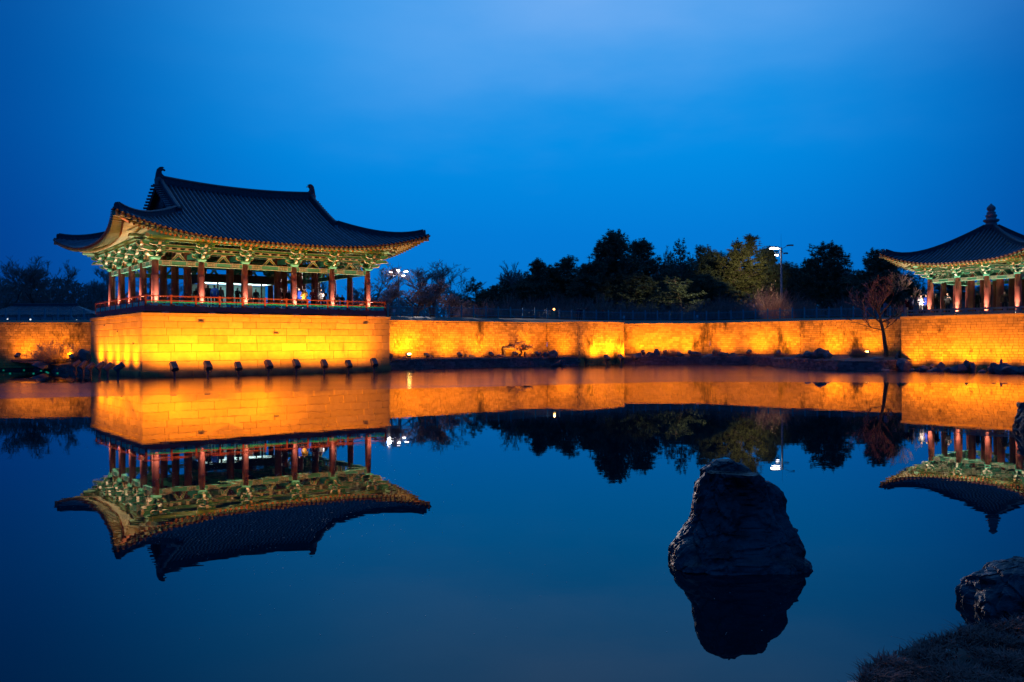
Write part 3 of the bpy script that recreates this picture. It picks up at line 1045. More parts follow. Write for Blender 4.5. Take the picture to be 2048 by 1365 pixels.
def timber_frame(root, sxs, tys, zf, zt, k, outer, green='green_paint', inner=True, col_r=(.25, .215), inner_top=1.2):
    """columns, beams, brackets, struts. k = bracket scale; outer = distance of the eave purlin from the column line"""
    x0, x1, y0, y1 = sxs[0], sxs[-1], tys[0], tys[-1]
    ring = [(x, y0) for x in sxs] + [(x0, y) for y in tys[1:]] + [(x1, y) for y in tys[1:]] + [(x, y1) for x in sxs[1:-1]]
    columns(root, ring, zf, zt, *col_r)
    inn = []
    if inner:
        inn = [(x, y) for x in sxs[1:-1] for y in tys[1:-1] if x in (sxs[1], sxs[-2]) or y in (tys[1], tys[-2])]
        columns(root, inn, zf, zt + inner_top, col_r[0] * 1.12, col_r[1] * 1.12, name='inner_column')
    # brackets
    bm_, bc_ = bracket_mesh(False, k).mesh('bracket_set', [green, 'pale_paint']), bracket_mesh(True, k).mesh('corner_bracket_set', [green, 'pale_paint'])
    for x in sxs[1:-1]:
        place('bracket_set', bm_, root, Matrix.Translation((x, y0, zt)) @ Matrix.Rotation(-PI / 2, 4, 'Z'))
        place('bracket_set', bm_, root, Matrix.Translation((x, y1, zt)) @ Matrix.Rotation(PI / 2, 4, 'Z'))
    for y in tys[1:-1]:
        place('bracket_set', bm_, root, Matrix.Translation((x0, y, zt)) @ Matrix.Rotation(PI, 4, 'Z'))
        place('bracket_set', bm_, root, Matrix.Translation((x1, y, zt)))
    for (x, y, a) in ((x1, y0, 0), (x0, y0, -PI / 2), (x0, y1, PI), (x1, y1, PI / 2)):
        place('corner_bracket_set', bc_, root, Matrix.Translation((x, y, zt)) @ Matrix.Rotation(a, 4, 'Z'))
    # beams between columns, each bay its own part, with its inverted-V strut
    sides = [[(x, y0) for x in sxs], [(x0, y) for y in tys], [(x1, y) for y in tys], [(x, y1) for x in sxs]]
    for sd in sides:
        for p, q in zip(sd, sd[1:]):
            m_ = MB()
            beam_run(m_, p, q, zt - .36 * k, zt - .01, .20)
            m_.build('lintel_beam', [green, 'pale_paint', 'olive_paint'], root)
            P_, Q_ = Vector((*p, zt)), Vector((*q, zt))
            c = (P_ + Q_) / 2
            d = (Q_ - P_).normalized()
            m_ = MB()
            for sg in (-1, 1):
                m_.beam(c + d * sg * .42 * k + Vector((0, 0, .02)), c + d * sg * .05 + Vector((0, 0, .44 * k)), .14, .13 * k, 0)
                m_.beam(c + d * sg * .50 * k + Vector((0, 0, .015)), c + d * sg * .11 + Vector((0, 0, .46 * k)), .16, .03, 1)
                m_.beam(c + d * sg * .34 * k + Vector((0, 0, .02)), c + d * sg * .03 + Vector((0, 0, .37 * k)), .16, .025, 1)
            m_.beam(c - d * .17 * k + Vector((0, 0, .50 * k)), c + d * .17 * k + Vector((0, 0, .50 * k)), .2, .1 * k, 1)
            m_.build('inverted_strut', [green, 'pale_paint'], root)
    # long tie beams and purlins round the frame
    m_ = MB()
    def loop(off, z0, z1, w, trims):
        a, b_, c, d = x0 - off, x1 + off, y0 - off, y1 + off
        e = .62 * k
        for p, q in (((a - e, c), (b_ + e, c)), ((a, c - e), (a, d + e)), ((b_, c - e), (b_, d + e)), ((a - e, d), (b_ + e, d))):
            P_, Q_ = Vector((*p, (z0 + z1) / 2)), Vector((*q, (z0 + z1) / 2))
            m_.beam(P_, Q_, w, z1 - z0, 0)
            if trims:
                for zz in (z0 + .012, z1 - .012):
                    m_.beam(Vector((*p, zz)), Vector((*q, zz)), w + .02, .024, 1)
    loop(0, zt + .58 * k, zt + .76 * k, .14, True)
    loop(0, zt + .90 * k, zt + 1.10 * k, .14, True)
    loop(outer, zt + 1.20 * k, zt + 1.32 * k, .12, True)
    # spacer blocks between the tie beams
    for sd in sides:
        for p, q in zip(sd, sd[1:]):
            P_, Q_ = Vector((*p, 0)), Vector((*q, 0))
            d = (Q_ - P_).normalized()
            for kk in (.32, .5, .68):
                c = P_.lerp(Q_, kk)
                m_.beam(c - d * .1 + Vector((0, 0, zt + .83 * k)), c + d * .1 + Vector((0, 0, zt + .83 * k)), .18, .13 * k, 1)
    m_.build('tie_beams', [green, 'pale_paint'], root)
    pu = MB()
    e = .95 * k
    a, b_, c, d = x0 - outer, x1 + outer, y0 - outer, y1 + outer
    zc = zt + 1.46 * k
    for p, q in (((a - e, c), (b_ + e, c)), ((a, c - e), (a, d + e)), ((b_, c - e), (b_, d + e)), ((a - e, d), (b_ + e, d))):
        m_ = MB()
        m_.tube([(*p, zc), (*q, zc)], .145 * k, 10, 0, True, 1)
        for kk in range(1, 14):
            P_ = Vector((*p, zc)).lerp(Vector((*q, zc)), kk / 14)
            dd = (Vector((*q, zc)) - Vector((*p, zc))).normalized()
            m_.tube([P_ - dd * .02, P_ + dd * .02], .152 * k, 10, 1, False)
        m_.build('eave_purlin', ['soffit_paint', 'pale_paint'], root, True)
    # inner cross beams
    for x in sxs[1:-1]:
        m_ = MB()
        beam_run(m_, (x, y0), (x, y1), zt + .35, zt + .72, .22, False)
        m_.build('cross_beam', [green, 'pale_paint', 'olive_paint'], root)
    if inner:
        for y in (tys[1], tys[-2]):
            m_ = MB()
            beam_run(m_, (sxs[1], y), (sxs[-2], y), zt + .75, zt + 1.05, .2, True)
            m_.build('inner_beam', [green, 'pale_paint', 'olive_paint'], root)

# ================================================================== LARGE PAVILION
pav = thing('pavilion', 'large open pavilion with hip-and-gable tiled roof on the granite terrace', 'pavilion', (A1.x, A1.y, H1), TH1, absz=True)
SX = [1.20, 4.32, 7.48, 11.28, 14.42, 17.56]
TY = [1.25, 4.33, 7.41, 10.49, 13.57]
ZF1, ZT1 = 4.87, 8.10
rf1 = Roof((SX[0] + SX[-1]) / 2, 7.41, 11.02, 9.26, 9.45, .40, .0125, 1.36, .62, 10.0, xg=6.33, dgw=5.3, ridge_up=.32)
roof1 = build_roof(pav, rf1, .335)
rafters(pav, rf1, .375, .31, 3.0, rr=.095)
timber_frame(pav, SX, TY, ZF1, ZT1, 1.0, 1.0)
hip_ridges(roof1, rf1, .17, .42, 4.75)
# main ridge, descending ridges, ridge-end ornaments
m_ = MB()
cx, cy_ = rf1.cx, rf1.cy
rp = [rf1.P('f', -6.3 + 12.6 * i / 16, 9.26, -.05) for i in range(17)]
m_.sweep(rp, RIDGE_PROF(.2, .66))
m_.build('main_ridge', 'ridge_tile', roof1)
for sx_ in (-1, 1):
    for side in 'fb':
        sg = sx_ * (1 if side == 'f' else -1)
        pts = [rf1.P(side, sg * 6.12, 9.2 + (4.55 - 9.2) * i / 10, .0) for i in range(11)]
        m_ = MB()
        m_.sweep(pts, RIDGE_PROF(.16, .40))
        e, dv = pts[-1], (pts[-1] - pts[-2]).normalized()
        sd = dv.cross(Vector((0, 0, 1))).normalized()
        m_.prism([e + dv * .05 + sd * a + Vector((0, 0, c)) for a, c in ((-.2, -.05), (.2, -.05), (.2, .34), (.1, .5), (-.1, .5), (-.2, .34))], dv * .12)
        m_.build('descending_ridge', 'ridge_tile', roof1)
        m_ = MB()
        m_.prism([e + dv * .13 + sd * a + Vector((0, 0, c)) for a, c in ((-.14, .0), (.14, .0), (.14, .14), (-.14, .14))], dv * .02)
        m_.build('plaster_patch', 'lime', roof1)
        # verge tiles poking out over the gable
        for i in range(13):
            d = 5.2 + i * .315
            p = rf1.P(side, sg * 6.12, d, .02)
            q = rf1.P(side, sg * 6.72, d, -.05 - .32 * 0)
            q.z = p.z - .06
            m_ = MB()
            m_.tube([p, q], .085, 7)
            m_.build('verge_tile', 'roof_tile', roof1, True)
    # gable wall, barge boards
    xg = 6.62
    zb = rf1.z('l', 0, rf1.dgw) - .1
    poly, dd = [], []
    for i in range(9):
        d = 5.0 + (9.26 - 5.0) * i / 8
        poly.append(rf1.P('f', sx_ * 6.3, d, -.12))
    for i in range(8, -1, -1):
        d = 5.0 + (9.26 - 5.0) * i / 8
        poly.append(rf1.P('b', -sx_ * 6.3, d, -.12))
    gx_ = cx + sx_ * 5.95
    wall = [Vector((gx_, p.y, p.z)) for p in poly]
    m_ = MB()
    m_.prism(wall + [Vector((gx_, wall[-1].y, zb)), Vector((gx_, wall[0].y, zb))], (.08, 0, 0))
    y_ = wall[0].y + .1
    while y_ < wall[-1].y - .15:
        zt_ = min(rf1.P('f', 6.3, y_ - (cy_ - 9.26), -.25).z if y_ < cy_ else 1e9, rf1.P('b', 6.3, (cy_ + 9.26) - y_, -.25).z if y_ >= cy_ else 1e9)
        m_.box(gx_ - sx_ * .0 + (sx_ * .05 if sx_ > 0 else -.05) - .02, gx_ + (sx_ * .05) + .02, y_, y_ + .2, zb, zt_)
        y_ += .25
    m_.build('gable_planks', 'plank_red', roof1)
    m_ = MB()
    for a, c in ((0, 9), (9, 18)):
        pts = [Vector((cx + sx_ * 6.42, p.y, p.z - .10)) for p in poly[a:c]]
        m_.sweep(pts, [(-.04, -.22), (.04, -.22), (.04, .16), (-.04, .16)])
    m_.build('barge_board', 'dark_wood', roof1)
    m_ = MB()
    gz = poly[8].z
    for a, c in (((-.55, -1.75), (-.1, -.9)), ((.55, -1.75), (.1, -.9)), ((-.25, -2.0), (0, -1.0)), ((.25, -2.0), (0, -1.0)), ((0, -2.2), (0, -.75)), ((-.5, -1.35), (.5, -1.35))):
        m_.beam((gx_ + sx_ * .1, cy_ + a[0], gz + a[1]), (gx_ + sx_ * .1, cy_ + c[0], gz + c[1]), .05, .09, up=(1, 0, 0))
    m_.build('gable_ornament', 'stone_grey', roof1)
    # hooked ridge-end ornament
    e = rf1.P('f', sx_ * 6.28, 9.26, .0)
    out = [(.16, -.1), (.20, .35), (.14, .75), (.06, 1.05), (-.08, 1.20), (-.27, 1.24), (-.42, 1.18), (-.30, 1.12), (-.46, 1.05), (-.50, .95), (-.42, .98), (-.30, .98), (-.22, .86), (-.24, .72), (-.34, .62), (-.42, .56), (-.44, .05), (-.30, -.1)]
    m_ = MB()
    m_.prism([e + Vector((sx_ * a, 0, c)) for a, c in out], (0, .3, 0))
    m_.prism([e + Vector((sx_ * a, 0, c)) for a, c in ((.21, -.1), (.24, .30), (.0, .46), (-.2, .34), (-.3, -.1))], (0, .36, 0), 1)
    m_.build('ridge_ornament', ['ridge_tile', 'stone_grey'], roof1)

# deck, skirt beam, pads, balustrade
m_ = MB()
m_.box(.42, L1 - .62, .42, 14.9, 4.70, ZF1)
m_.build('deck', 'dark_wood', pav)
DX0, DX1, DY0, DY1 = .33, 18.62, .33, 15.0
for (p, q) in (((DX0 - .06, DY0), (DX1 + .06, DY0)), ((DX0, DY0 + .061), (DX0, DY1)), ((DX1, DY0 + .061), (DX1, DY1))):
    m_ = MB()
    m_.beam((*p, 4.685), (*q, 4.685), .12, .37)
    m_.build('skirt_beam', 'skirt_wood', pav)
for i in range(6):
    for (x, y) in ((1.6 + i * 3.15, DY0 + .02), (DX0 + .02, 1.8 + i * 2.4)):
        m_ = MB()
        m_.box(x - .22, x + .22, y - .12, y + .2, H1, 4.50)
        m_.build('pad_stone', 'stone_grey', pav)
def lattice(mb, p, q, z0, z1):
    P_, Q_ = Vector((*p, 0)), Vector((*q, 0))
    W, Hh = (Q_ - P_).length, z1 - z0
    d = (Q_ - P_).normalized()
    def hb(a, c, z):
        mb.beam(P_ + d * a * W + Vector((0, 0, z0 + z * Hh)), P_ + d * c * W + Vector((0, 0, z0 + z * Hh)), .05, .072)
    def vb(a, za, zb):
        c = P_ + d * a * W
        mb.beam(c + Vector((0, 0, z0 + za * Hh)), c + Vector((0, 0, z0 + zb * Hh)), .048, .07, up=d)
    for o in (0.02, .50):
        hb(o, o + .26, .80)
        vb(o + .05, .48, .80)
        hb(o + .02, o + .17, .46)
        vb(o + .17, .10, .46)
        vb(o + .30, .25, 1.0)
        hb(o + .17, o + .46, .22)
        vb(o + .40, .02, .5)
        hb(o + .30, o + .46, .52)
        hb(o + .33, o + .48, .86)
def rail_side(pts):
    m_ = MB()
    for z_, w_, h_ in ((5.245, .075, .07), (5.555, .10, .08)):
        m_.beam((*pts[0], z_), (*pts[-1], z_), w_, h_)
    bal_ = m_.build('balustrade', 'rail_wood', pav)
    for i, p in enumerate(pts):
        m_ = MB()
        m_.box(p[0] - .06, p[0] + .06, p[1] - .06, p[1] + .06, ZF1, 5.60)
        m_.box(p[0] - .075, p[0] + .075, p[1] - .075, p[1] + .075, 5.60, 5.645)
        m_.build('rail_post', 'rail_wood', bal_)
        if i:
            a = pts[i - 1]
            m_ = MB()
            lattice(m_, a, p, ZF1 + .01, 5.20)
            m_.build('lattice_panel', 'teal_paint', bal_)
rail_side([(DX0 + (DX1 - DX0) * i / 11, DY0) for i in range(12)])
rail_side([(DX0, DY0 + (DY1 - DY0) * i / 9) for i in range(10)])
rail_side([(DX1, DY0 + (DY1 - DY0) * i / 9) for i in range(10)])

# booth with lit windows at the back of the deck
def loc_t(px, py, A, th, tt):
    """pixel ray meets the vertical plane y=tt of a pavilion frame -> local (x, z)"""
    d = ray(px, py)
    w = Vector((-math.sin(th), math.cos(th)))
    u = Vector((math.cos(th), math.sin(th)))
    o = Vector((0, 0)) - Vector((A.x, A.y))
    k = (tt - o.dot(w)) / (Vector((d.x, d.y)).dot(w))
    q = o + Vector((d.x, d.y)) * k
    return q.dot(u), CAM_H + d.z * k
def loc_of(P_, A, th):
    q = Vector((P_.x - A.x, P_.y - A.y))
    return q.dot(Vector((math.cos(th), math.sin(th)))), q.dot(Vector((-math.sin(th), math.cos(th))))
BT = 8.6
bx0, _ = loc_t(404, 560, A1, TH1, BT)
bx1, _ = loc_t(553, 560, A1, TH1, BT)
_, bzl = loc_t(480, 567.5, A1, TH1, BT)
_, bzt = loc_t(480, 550.5, A1, TH1, BT)
bo = thing('booth', 'brown glazed booth with lit windows at the back of the large pavilion', 'booth', (A1.x, A1.y, ZF1), TH1, absz=True)
m_ = MB()
m_.box(bx0, bx1, BT, BT + .12, bzl, bzt)
m_.box(bx0, bx0 + .12, BT + .121, BT + 2.6, bzl, bzt)
m_.box(bx1 - .12, bx1, BT + .121, BT + 2.6, bzl, bzt)
m_.box(bx0, bx1, BT + .12, BT + 2.6, bzt - .08, bzt)
m_.build('header', 'booth_wood', bo)
m_ = MB()
m_.box(bx0, bx1, BT + 2.5, BT + 2.6, ZF1, bzl)
m_.build('back_wall', 'booth_inside', bo)
m_ = MB()
m_.box(bx0 + .05, bx1 - .05, BT + .13, BT + 2.49, bzl + .12, bzl + .16)
m_.build('ceiling_panel', 'white_wall', bo)
nb = 5
for i in range(nb + 1):
    x = bx0 + .06 + (bx1 - bx0 - .12) * i / nb
    m_ = MB()
    m_.box(x - .05, x + .05, BT + .01, BT + .11, ZF1, bzl)
    m_.build('mullion', 'booth_wood', bo)
    if i < nb:
        x2 = bx0 + .06 + (bx1 - bx0 - .12) * (i + 1) / nb
        m_ = MB()
        m_.box(x + .05, x2 - .05, BT + .05, BT + .06, ZF1 + .35, bzl)
        m_.build('pane', 'booth_glass', bo)
        m_ = MB()
        m_.box(x + .05, x2 - .05, BT + .02, BT + .1, ZF1, ZF1 + .35)
        m_.build('kick_board', 'booth_wood', bo)
        m_ = MB()
        m_.box(x + .15, x2 - .15, BT + .5, BT + .62, bzl + .06, bzl + .11)
        m_.box(x + .15, x2 - .15, BT + 1.6, BT + 1.72, bzl + .06, bzl + .11)
        m_.build('tube_lamp', 'lamp_tube', bo)
al = bpy.data.lights.new('booth_light', 'AREA')
al.shape, al.size, al.size_y, al.energy, al.color = 'RECTANGLE', bx1 - bx0 - .5, 1.8, 55, (.85, 1, .95)
alo = bpy.data.objects.new('booth_light', al)
COL.objects.link(alo)
alo.location = G1((bx0 + bx1) / 2, BT + 1.3, bzl + .02)
alo.rotation_euler = (0, 0, TH1)

# low tables / benches on the deck
for i, (px_, tt, ln) in enumerate(((368, 3.0, 2.3), (525, 3.6, 2.5), (690, 3.2, 2.6), (640, 5.6, 2.6))):
    x, _ = loc_t(px_, 595, A1, TH1, tt)
    g = G1(x, tt, ZF1)
    lab = ['long low table just inside the corner column of the large pavilion', 'low table in front of the lit booth', 'low table near the end columns of the large pavilion', 'low table behind the standing visitors in the large pavilion'][i]
    bt = thing('bench_table', lab, 'table', g, TH1)
    m_ = MB()
    m_.box(-ln / 2, ln / 2, -.22, .22, .66, .72)
    m_.build('table_top', 'rail_wood', bt)
    for sx_ in (-1, 1):
        for sy_ in (-1, 1):
            m_ = MB()
            m_.box(sx_ * (ln / 2 - .15) - .04, sx_ * (ln / 2 - .15) + .04, sy_ * .16 - .04, sy_ * .16 + .04, 0, .66)
            m_.build('leg', 'rail_wood', bt)

# ================================================================== SMALL PAVILION AND ITS TERRACE
ter2 = thing('brick_terrace', 'squared-stone terrace under the small pavilion at right', 'terrace', (A2.x, A2.y, 0), TH2)
T2L, T2D = 15.0, 12.5
m_ = MB()
m_.box(.05, T2L, .12, T2D, -.5, H2 - .05)
m_.build('terrace_core', 'mortar', ter2)
class Coll:
    def __init__(s):
        s.items = []
    def __call__(s, a, e, z):
        return 4.0 < a < 9.3 and len(s.items) < 300
cl = Coll()
br = MB()
brick_faces(br, (0, 0), (T2L, 0), -.2, H2 - .16, .37, .205, .010, R, cl)
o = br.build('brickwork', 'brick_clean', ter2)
o['kind'] = 'stuff'
for v, f, c, z_ in cl.items:
    me = bpy.data.meshes.new('brick')
    me.from_pydata([(a - c.x, b_ - c.y, zz - z_) for a, b_, zz in v], [], f)
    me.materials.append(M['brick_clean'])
    place('brick', me, ter2, Matrix.Translation((c.x, c.y, z_)))
br = MB()
brick_faces(br, (0, T2D), (0, .17), -.2, H2 - .16, .37, .205, .010)
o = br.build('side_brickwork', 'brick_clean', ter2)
o['kind'] = 'stuff'
x = -.06
while x < T2L:
    l = R.uniform(1.1, 1.9)
    v, f = chamfer_block(l - .012, .7, .17, .012)
    me = bpy.data.meshes.new('coping_stone')
    me.from_pydata(v, [], f)
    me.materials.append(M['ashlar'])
    place('coping_stone', me, ter2, Matrix.Translation((x + l / 2, -.05, H2 - .085)))
    x += l
m_ = MB()
m_.box(.02, T2L, .64, T2D, H2 - .05, H2 - .01)
m_.build('terrace_paving', 'stone_grey', ter2)
# stone balustrade
bal = thing('stone_balustrade', 'low stone balustrade along the small pavilion terrace edge', 'balustrade', (A2.x, A2.y, H2), TH2, absz=True)
for i in range(6):
    x = .2 + i * 2.75
    m_ = MB()
    m_.box(x - .12, x + .12, .28, .52, H2, H2 + (.72 if i == 0 else .5))
    m_.build('post', 'stone_grey', bal)
    if i < 5:
        m_ = MB()
        m_.beam((x + .12, .4, H2 + .44), (x + 2.63, .4, H2 + .44), .15, .13)
        m_.build('top_rail', 'stone_grey', bal)
        m_ = MB()
        m_.beam((x + .12, .4, H2 + .18), (x + 2.63, .4, H2 + .18), .13, .12)
        m_.build('low_rail', 'stone_grey', bal)
        for k in (.33, .67):
            m_ = MB()
            m_.box(x + 2.75 * k - .1, x + 2.75 * k + .1, .34, .46, H2 + .24, H2 + .376)
            m_.build('rail_block', 'stone_grey', bal)
pav2 = thing('pavilion', 'small square pavilion with pyramid roof and stone finial at right', 'pavilion', (A2.x, A2.y, H2), TH2, absz=True)
SX2 = [1.35, 3.50, 5.65, 7.80]
TY2 = [2.0, 4.15, 6.30, 8.45]
rf2 = Roof(4.575, 5.225, 5.45, 5.45, 8.14, .40, .033, 1.02, .45, 5.2)
roof2 = build_roof(pav2, rf2, .30, single=('f',), rt=.075)
rafters(pav2, rf2, .30, .24, 2.22, single=('f',), rr=.07, fl=.55)
timber_frame(pav2, SX2, TY2, H2 + .15, 7.12, .72, .72, col_r=(.24, .205), inner_top=.8)
hip_ridges(roof2, rf2, .14, .30, 5.2)
m_ = MB()
m_.box(.9, 8.25, 1.55, 8.9, H2, H2 + .15)
m_.build('plinth', 'stone_grey', pav2)
m_ = MB()
ap = rf2.P('f', 0, 5.45, 0)
m_.box(ap.x - .42, ap.x + .42, ap.y - .42, ap.y + .42, ap.z - .25, ap.z + .02)
m_.build('finial_base', 'ridge_tile', roof2)
m_ = MB()
m_.lathe([(.40, -.02), (.44, .10), (.36, .16), (.40, .20), (.56, .30), (.58, .42), (.50, .46), (.34, .50), (.36, .62), (.42, .70), (.40, .80), (.30, .86), (.33, .96), (.30, 1.04), (.20, 1.08), (.24, 1.14), (.32, 1.26), (.30, 1.40), (.20, 1.52), (.09, 1.62), (.03, 1.70)], 14, (ap.x, ap.y, ap.z + .02))
m_.build('finial', 'stone_grey', roof2, True)

# ================================================================== FLOODLIGHTS
def flood_proto(kind):
    """tilted housing on a short stem; faces +y (toward the wall)"""
    if kind == 'pond':
        h = MB()
        h.sweep([(0, -.20, .62), (0, -.16, .66), (0, .06, .84), (0, .17, .93)], [(-.13, -.13), (.13, -.13), (.2, 0), (.14, .15), (-.14, .15), (-.2, 0)])
        h.v = [(x, y, z) for x, y, z in h.v]
        st = MB()
        st.tube([(0, -.05, -.5), (0, -.05, .30), (0, -.06, .62)], [.05, .05, .075], 8)
        br_ = MB()
        for s_ in (-1, 1):
            br_.beam((s_ * .17, -.06, .45), (s_ * .19, -.02, .78), .025, .05, up=(0, 1, 0))
        br_.beam((-.17, -.06, .45), (.17, -.06, .45), .05, .025)
        return [('housing', h, 'flood_metal'), ('stem', st, 'flood_metal'), ('bracket', br_, 'flood_metal')]
    h = MB()
    h.sweep([(0, -.16, .16), (0, -.10, .20), (0, .12, .34), (0, .16, .37)], [(-.12, -.09), (.12, -.09), (.17, 0), (.13, .11), (-.13, .11), (-.17, 0)])
    st = MB()
    st.box(-.14, .14, -.1, .1, 0, .04)
    st.beam((-.17, 0, .02), (-.17, 0, .25), .02, .05, up=(0, 1, 0))
    st.beam((.17, 0, .02), (.17, 0, .25), .02, .05, up=(0, 1, 0))
    return [('housing', h, 'flood_metal'), ('stand', st, 'flood_metal')]
PROTO = {k: [(n, m.mesh(n, mm, n == 'housing' and False), mm) for n, m, mm in flood_proto(k)] for k in ('pond', 'bank')}
def flood(kind, P_, face, label, watts, aim, ang=110, group=None, scale=1.0, col=SODIUM, lit=False, name='floodlight'):
    """P_: base point, face: world direction (2d) toward what it lights, aim: world point"""
    rz = math.atan2(-face[0], face[1])
    t_ = thing(name, label, 'floodlight', P_, rz, group)
    t_.scale = (scale * R.uniform(1.0, 1.14),) * 3
    t_.rotation_euler = (R.uniform(-.10, .10), R.uniform(-.07, .07), rz + R.uniform(-.12, .12))
    if kind == 'pond':
        t_.scale *= 1.18
    hs = [place(n, me, t_) for n, me, mm in PROTO[kind]][0]
    f = Vector((face[0], face[1], 0)).normalized()
    off, hz = (.40, 1.04) if kind == 'pond' else (.30, .44)
    lp = Vector(P_) + f * off * t_.scale.x + Vector((0, 0, hz * t_.scale.x))
    if watts:
        spot('flood_beam', lp, aim, watts, col, ang, .9, .10)
    if lit:
        m_ = MB()
        m_.lathe([(.05, -.06), (.13, -.03), (.14, .03), (.05, .07)], 12, (0, -.20, .33))
        m_.build('lit_lens', 'lamp_sodium', hs)
    return t_
w1 = Vector((-math.sin(TH1), math.cos(TH1)))
u1 = Vector((math.cos(TH1), math.sin(TH1)))
w2 = Vector((-math.sin(TH2), math.cos(TH2)))
ORD = ['first', 'second', 'third', 'fourth', 'fifth', 'sixth', 'seventh', 'eighth', 'ninth', 'tenth']
FLOOD_W = 1120
for i, px_ in enumerate((349, 414, 476, 535, 591, 647, 696, 747)):
    x, _ = loc_t(px_, 745, A1, TH1, -2.3)
    g = G1(x, -2.3, -.22)
    flood('pond', g, w1, '%s pond floodlight from the terrace corner, facing its broad front' % ORD[i], FLOOD_W, G1(x, .0, 3.9), 166, 'floodlights before the terrace front')
for i, (px_, zz) in enumerate(((238, 0), (217, 0), (200, 0), (184, 0), (169, 0), (153, 0))):
    # on the line x=-1.7 of the terrace frame
    d = ray(px_, 745)
    o2 = Vector((-A1.x, -A1.y))
    k = (-1.75 - o2.dot(u1)) / (Vector((d.x, d.y)).dot(u1))
    yy = (o2 + Vector((d.x, d.y)) * k).dot(w1)
    g = G1(-1.75, yy, -.22)
    flood('pond', g, u1, '%s pond floodlight from the terrace corner along its short left side' % ORD[i], FLOOD_W * .85, G1(0, yy, 2.3), 138, 'floodlights before the terrace side')
# bastion
bd = (Vector(FW[3]) - Vector(FW[2])).normalized()
bnr = Vector((bd.y, -bd.x))
for i, k in enumerate((.33, .66, .98)):
    p = Vector(FW[2]).lerp(Vector(FW[3]), k) + bnr * 1.7
    flood('pond', (p.x, p.y, -.2), -bnr, ['left', 'middle', 'right'][i] + ' one of three pond floodlights at the bright bastion', 1150, (p.x - bnr.x * 1.7, p.y - bnr.y * 1.7, 2.8), 155, 'floodlights at the bright bastion')
# far wall floods on the banks: px along wall, wall polyline segment
def wall_point(px_, seg):
    a, b_ = Vector(seg[0]), Vector(seg[1])
    d = ray(px_, 690)
    d = Vector((d.x, d.y))
    e = b_ - a
    # a + e*t = d*s
    det = e.x * (-d.y) - e.y * (-d.x)
    t_ = (-a.x * -d.y - -a.y * -d.x) / det
    return a + e * t_, e.normalized()
BANK = [(797, 0, 1, True), (826, 0, 1, False), (892, 0, 1, False), (954, 0, 1, False), (1003, 0, .55, False), (1045, 0, .9, False),  # the lamp left of the gateway is added to brighten a dark stretch
        (1128, 1, .75, False), (1285, 4, 1, False), (1328, 4, .8, False), (1376, 4, 1, False), (1452, 5, .9, False), (1520, 5, 1, False), (1579, 5, 1, False), (1668, 6, 1, False), (1745, 6, .55, True)]  # the lamp at the angled wall is added to lighten that stretch
BL = ['lit floodlight in the corner beside the large pavilion', 'dark square floodlight right after the lit corner lamp', 'dark floodlight midway along the wall beside the large pavilion',
      'dark floodlight beside two pale stones', 'added floodlight left of the little stone gateway', 'floodlight behind the small bare tree', 'added floodlight at the angled wall left of the bright bastion', 'floodlight just right of the bright bastion', 'small floodlight before the mossy streak', 'floodlight left of the reed clump',
      'floodlight beside the pale boulder', 'floodlight in the middle of the long wall', 'floodlight left of the big rock pile', 'floodlight right of the big rock pile', 'lit floodlight beside the leaning bare tree']
for (px_, si, k, lit), lab in zip(BANK, BL):
    wp, e = wall_point(px_, (FW[si], FW[si + 1]))
    nr = Vector((e.y, -e.x))
    dist = 2.15 if not lit else 1.6
    q = wp + nr * dist
    flood('bank', (q.x, q.y, .92), -nr, lab, 1080 * k, (wp.x, wp.y, 3.6), 158, 'floodlights along the far wall', 1.1, lit=lit)
# left wall: one flood at the shrub, two more added to brighten the wall
g = at(143, 716, 72.8)
for px_, lab in ((60, 'added floodlight washing the dim wall at the left picture edge'), (130, 'added floodlight washing the dim wall behind the lit shrub')):
    wp, e = wall_point(px_, (LW[1], LW[2]))
    flood('bank', (wp.x, wp.y - 1.9, 1.05), (0, 1), lab, 520, (wp.x, wp.y, 2.8), 160, scale=1.1)
flood('bank', (g.x, g.y, .95), (-.75, .65), 'small floodlight beside the lit shrub at far left', 480, at(100, 690, 75.2), 130, scale=1.1)
# small pavilion terrace: floods hidden among the shore rocks
for i, (x, e_) in enumerate(((1.2, 1), (3.3, 1), (5.3, 1.1), (7.4, .9), (9.4, .7), (11.8, .7))):
    g = G2(x, -1.75, .02)
    flood('bank', g, w2, '%s floodlight among the shore rocks below the small pavilion' % ORD[i], 900 * e_, G2(x, 0, 2.4), 122, 'floodlights below the small pavilion')

# column uplights (warm white) at the feet of the outer columns
def uplight(g, tgt, watts, label, grp):
    t_ = thing('uplight', label, 'uplight', g, 0, grp)
    m_ = MB()
    m_.lathe([(.07, 0), (.08, .02), (.085, .09), (.06, .10)], 10)
    m_.build('lamp_body', 'flood_metal', t_)
    spot('uplight_beam', Vector(g) + Vector((0, 0, .13)), tgt, watts, (1.0, .80, .66), 120, 1.0, .05)
for i, x in enumerate(SX):
    uplight(G1(x, TY[0] - .50, ZF1), G1(x, TY[0] - .28, ZF1 + 2.6), 780, 'uplight at the foot of the %s front column of the large pavilion' % ORD[i], 'uplights of the large pavilion')
for i, y in enumerate(TY[1:]):
    uplight(G1(SX[0] - .50, y, ZF1), G1(SX[0] - .36, y, ZF1 + 2.6), 900, 'uplight at the foot of the %s side column behind the corner, large pavilion' % ORD[i], 'uplights of the large pavilion')
uplight(G1(SX[0] - .50, TY[0] + .1, ZF1), G1(SX[0] - .36, TY[0], ZF1 + 2.6), 800, 'uplight at the side of the corner column of the large pavilion', 'uplights of the large pavilion')
